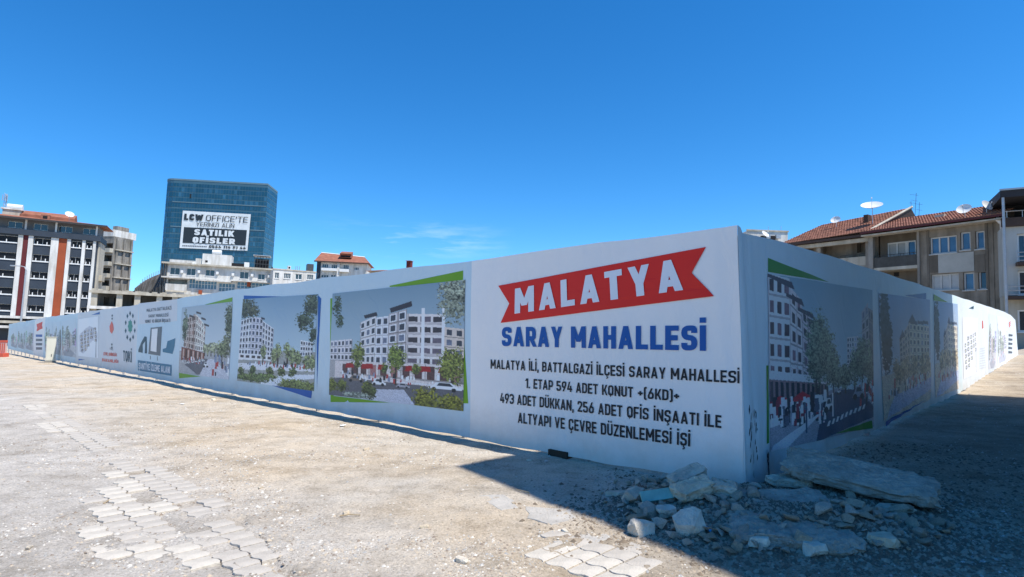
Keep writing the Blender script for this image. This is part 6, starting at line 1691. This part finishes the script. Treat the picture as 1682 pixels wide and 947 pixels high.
MG = [mat('gravel_beige', (.50, .42, .32), .95, .2, 20), mat('gravel_grey', (.36, .35, .33), .95, .2, 20), mat('gravel_pale', (.60, .57, .51), .95, .2, 20), mat('gravel_brown', (.26, .21, .165), .95, .2, 20)]
n_ = 130000
dd = 3.2 * np.exp(RNG.uniform(0, 1, n_) * math.log(24 / 3.2)); an_ = RNG.uniform(-.78, .78, n_); an_[:9000] = RNG.uniform(-.78, -.1, 9000)
gx = dd * np.tan(an_); gy = dd
dens = fbm(gx * .9, gy * .9, 4, 61) + .35 * (fbm(gx * 5, gy * 5, 2, 63) - .5)
lp = np.array([[g_.x, g_.y] for g_ in gp([(150, 690), (215, 712), (290, 745), (370, 790), (440, 830), (520, 860)])])
ld = np.min([np.hypot(gx - (lp[i] + (lp[i + 1] - lp[i]) * t_)[0], gy - (lp[i] + (lp[i + 1] - lp[i]) * t_)[1]) for i in range(5) for t_ in (0, .25, .5, .75)], 0)
dens = dens + .30 * np.exp(-(ld / .35) ** 2)
inpave = np.zeros(n_, bool)
for q in LIGHT: inpave |= inside(gx, gy, q)
keep = (RNG.random(n_) < np.clip((dens - .42) * 4.2, .06, 1)) & ~(inpave & (RNG.random(n_) < .93))
gx, gy = gx[keep], gy[keep]; sz = np.clip(RNG.lognormal(-5.0, .5, len(gx)), .003, .022) * (1 + .03 * gy)
gravel('gravel', np.stack([gx, gy, terrain(gx, gy) - .001], -1), sz, MG)
# grit of the heap
c = []; 
for (cc, rx, ry, hh), w_ in zip(MOUNDG, (16000, 13000, 11000, 11000, 6000)):
    c.append(np.stack([RNG.normal(cc.x, rx * .72, w_), RNG.normal(cc.y, ry * .66, w_)], -1))
c.append(np.stack([RNG.uniform(1.2, 6.5, 9000), RNG.uniform(3.2, 9, 9000)], -1))
c = np.concatenate(c); nRv = np.array([DIR_R.y, -DIR_R.x]); nLv = np.array([-uL.y, uL.x]); rel = c - np.array([CORNER.x, CORNER.y])
c = c[((rel @ nLv) < -.0) | ((rel @ nRv) > .0)]
sz = np.clip(RNG.lognormal(-4.4, .6, len(c)), .004, .035)
gravel('rubble_grit', np.stack([c[:, 0], c[:, 1], terrain(c[:, 0], c[:, 1])], -1), sz, [mat('grit_brown', (.22, .17, .12), .95, .2, 20), mat('grit_grey_brown', (.36, .30, .23), .95, .2, 20), mat('grit_dark', (.17, .135, .10), .95, .2, 20), mat('grit_dark', (.17, .135, .10)), mat('grit_tan', (.40, .33, .25), .95, .2, 20)])

# a few scraps lying about
for px, py, kind, lab in ((575, 848, 'w', 'splintered pale wood sliver lying on the open ground'), (858, 808, 'w', 'short dark stick at the edge of the shade'), (563, 700, 'p', 'crumpled white plastic scrap near the foot of the square picture banner'), (300, 664, 'p', 'flat pale paper scrap below the narrow street banner'), (180, 822, 'w', 'thin twig beside the old paving')):
    p = ground(px, py)
    if kind == 'w':
        me = MB().tube([(-.09, 0, 0), (0, .012, .006), (.09, -.005, .002)], .008, 5, .004).mesh('wood_sliver', mat('dry_wood', (.40, .31, .20) if px != 858 else (.12, .09, .06), .9)); nm = 'wood_sliver'; ct = 'wood'
    else:
        m = MB(); rr = random.Random(px); g = [[(x * .035 - .05 + rr.uniform(-.008, .008), y * .03 - .04 + rr.uniform(-.008, .008), rr.uniform(0, .022)) for x in range(4)] for y in range(4)]
        for y in range(3):
            for x in range(3): m.poly([g[y][x], g[y][x + 1], g[y + 1][x + 1], g[y + 1][x]])
        me = m.mesh('litter_scrap', mat('white_litter', (.75, .75, .73), .6, .05)); nm = 'litter_scrap'; ct = 'litter'
    o = link(nm, me); o.location = (p.x, p.y, hz(p.x, p.y) + .012); o.rotation_euler = (0, 0, random.uniform(0, 3)); tag(o, lab, ct)
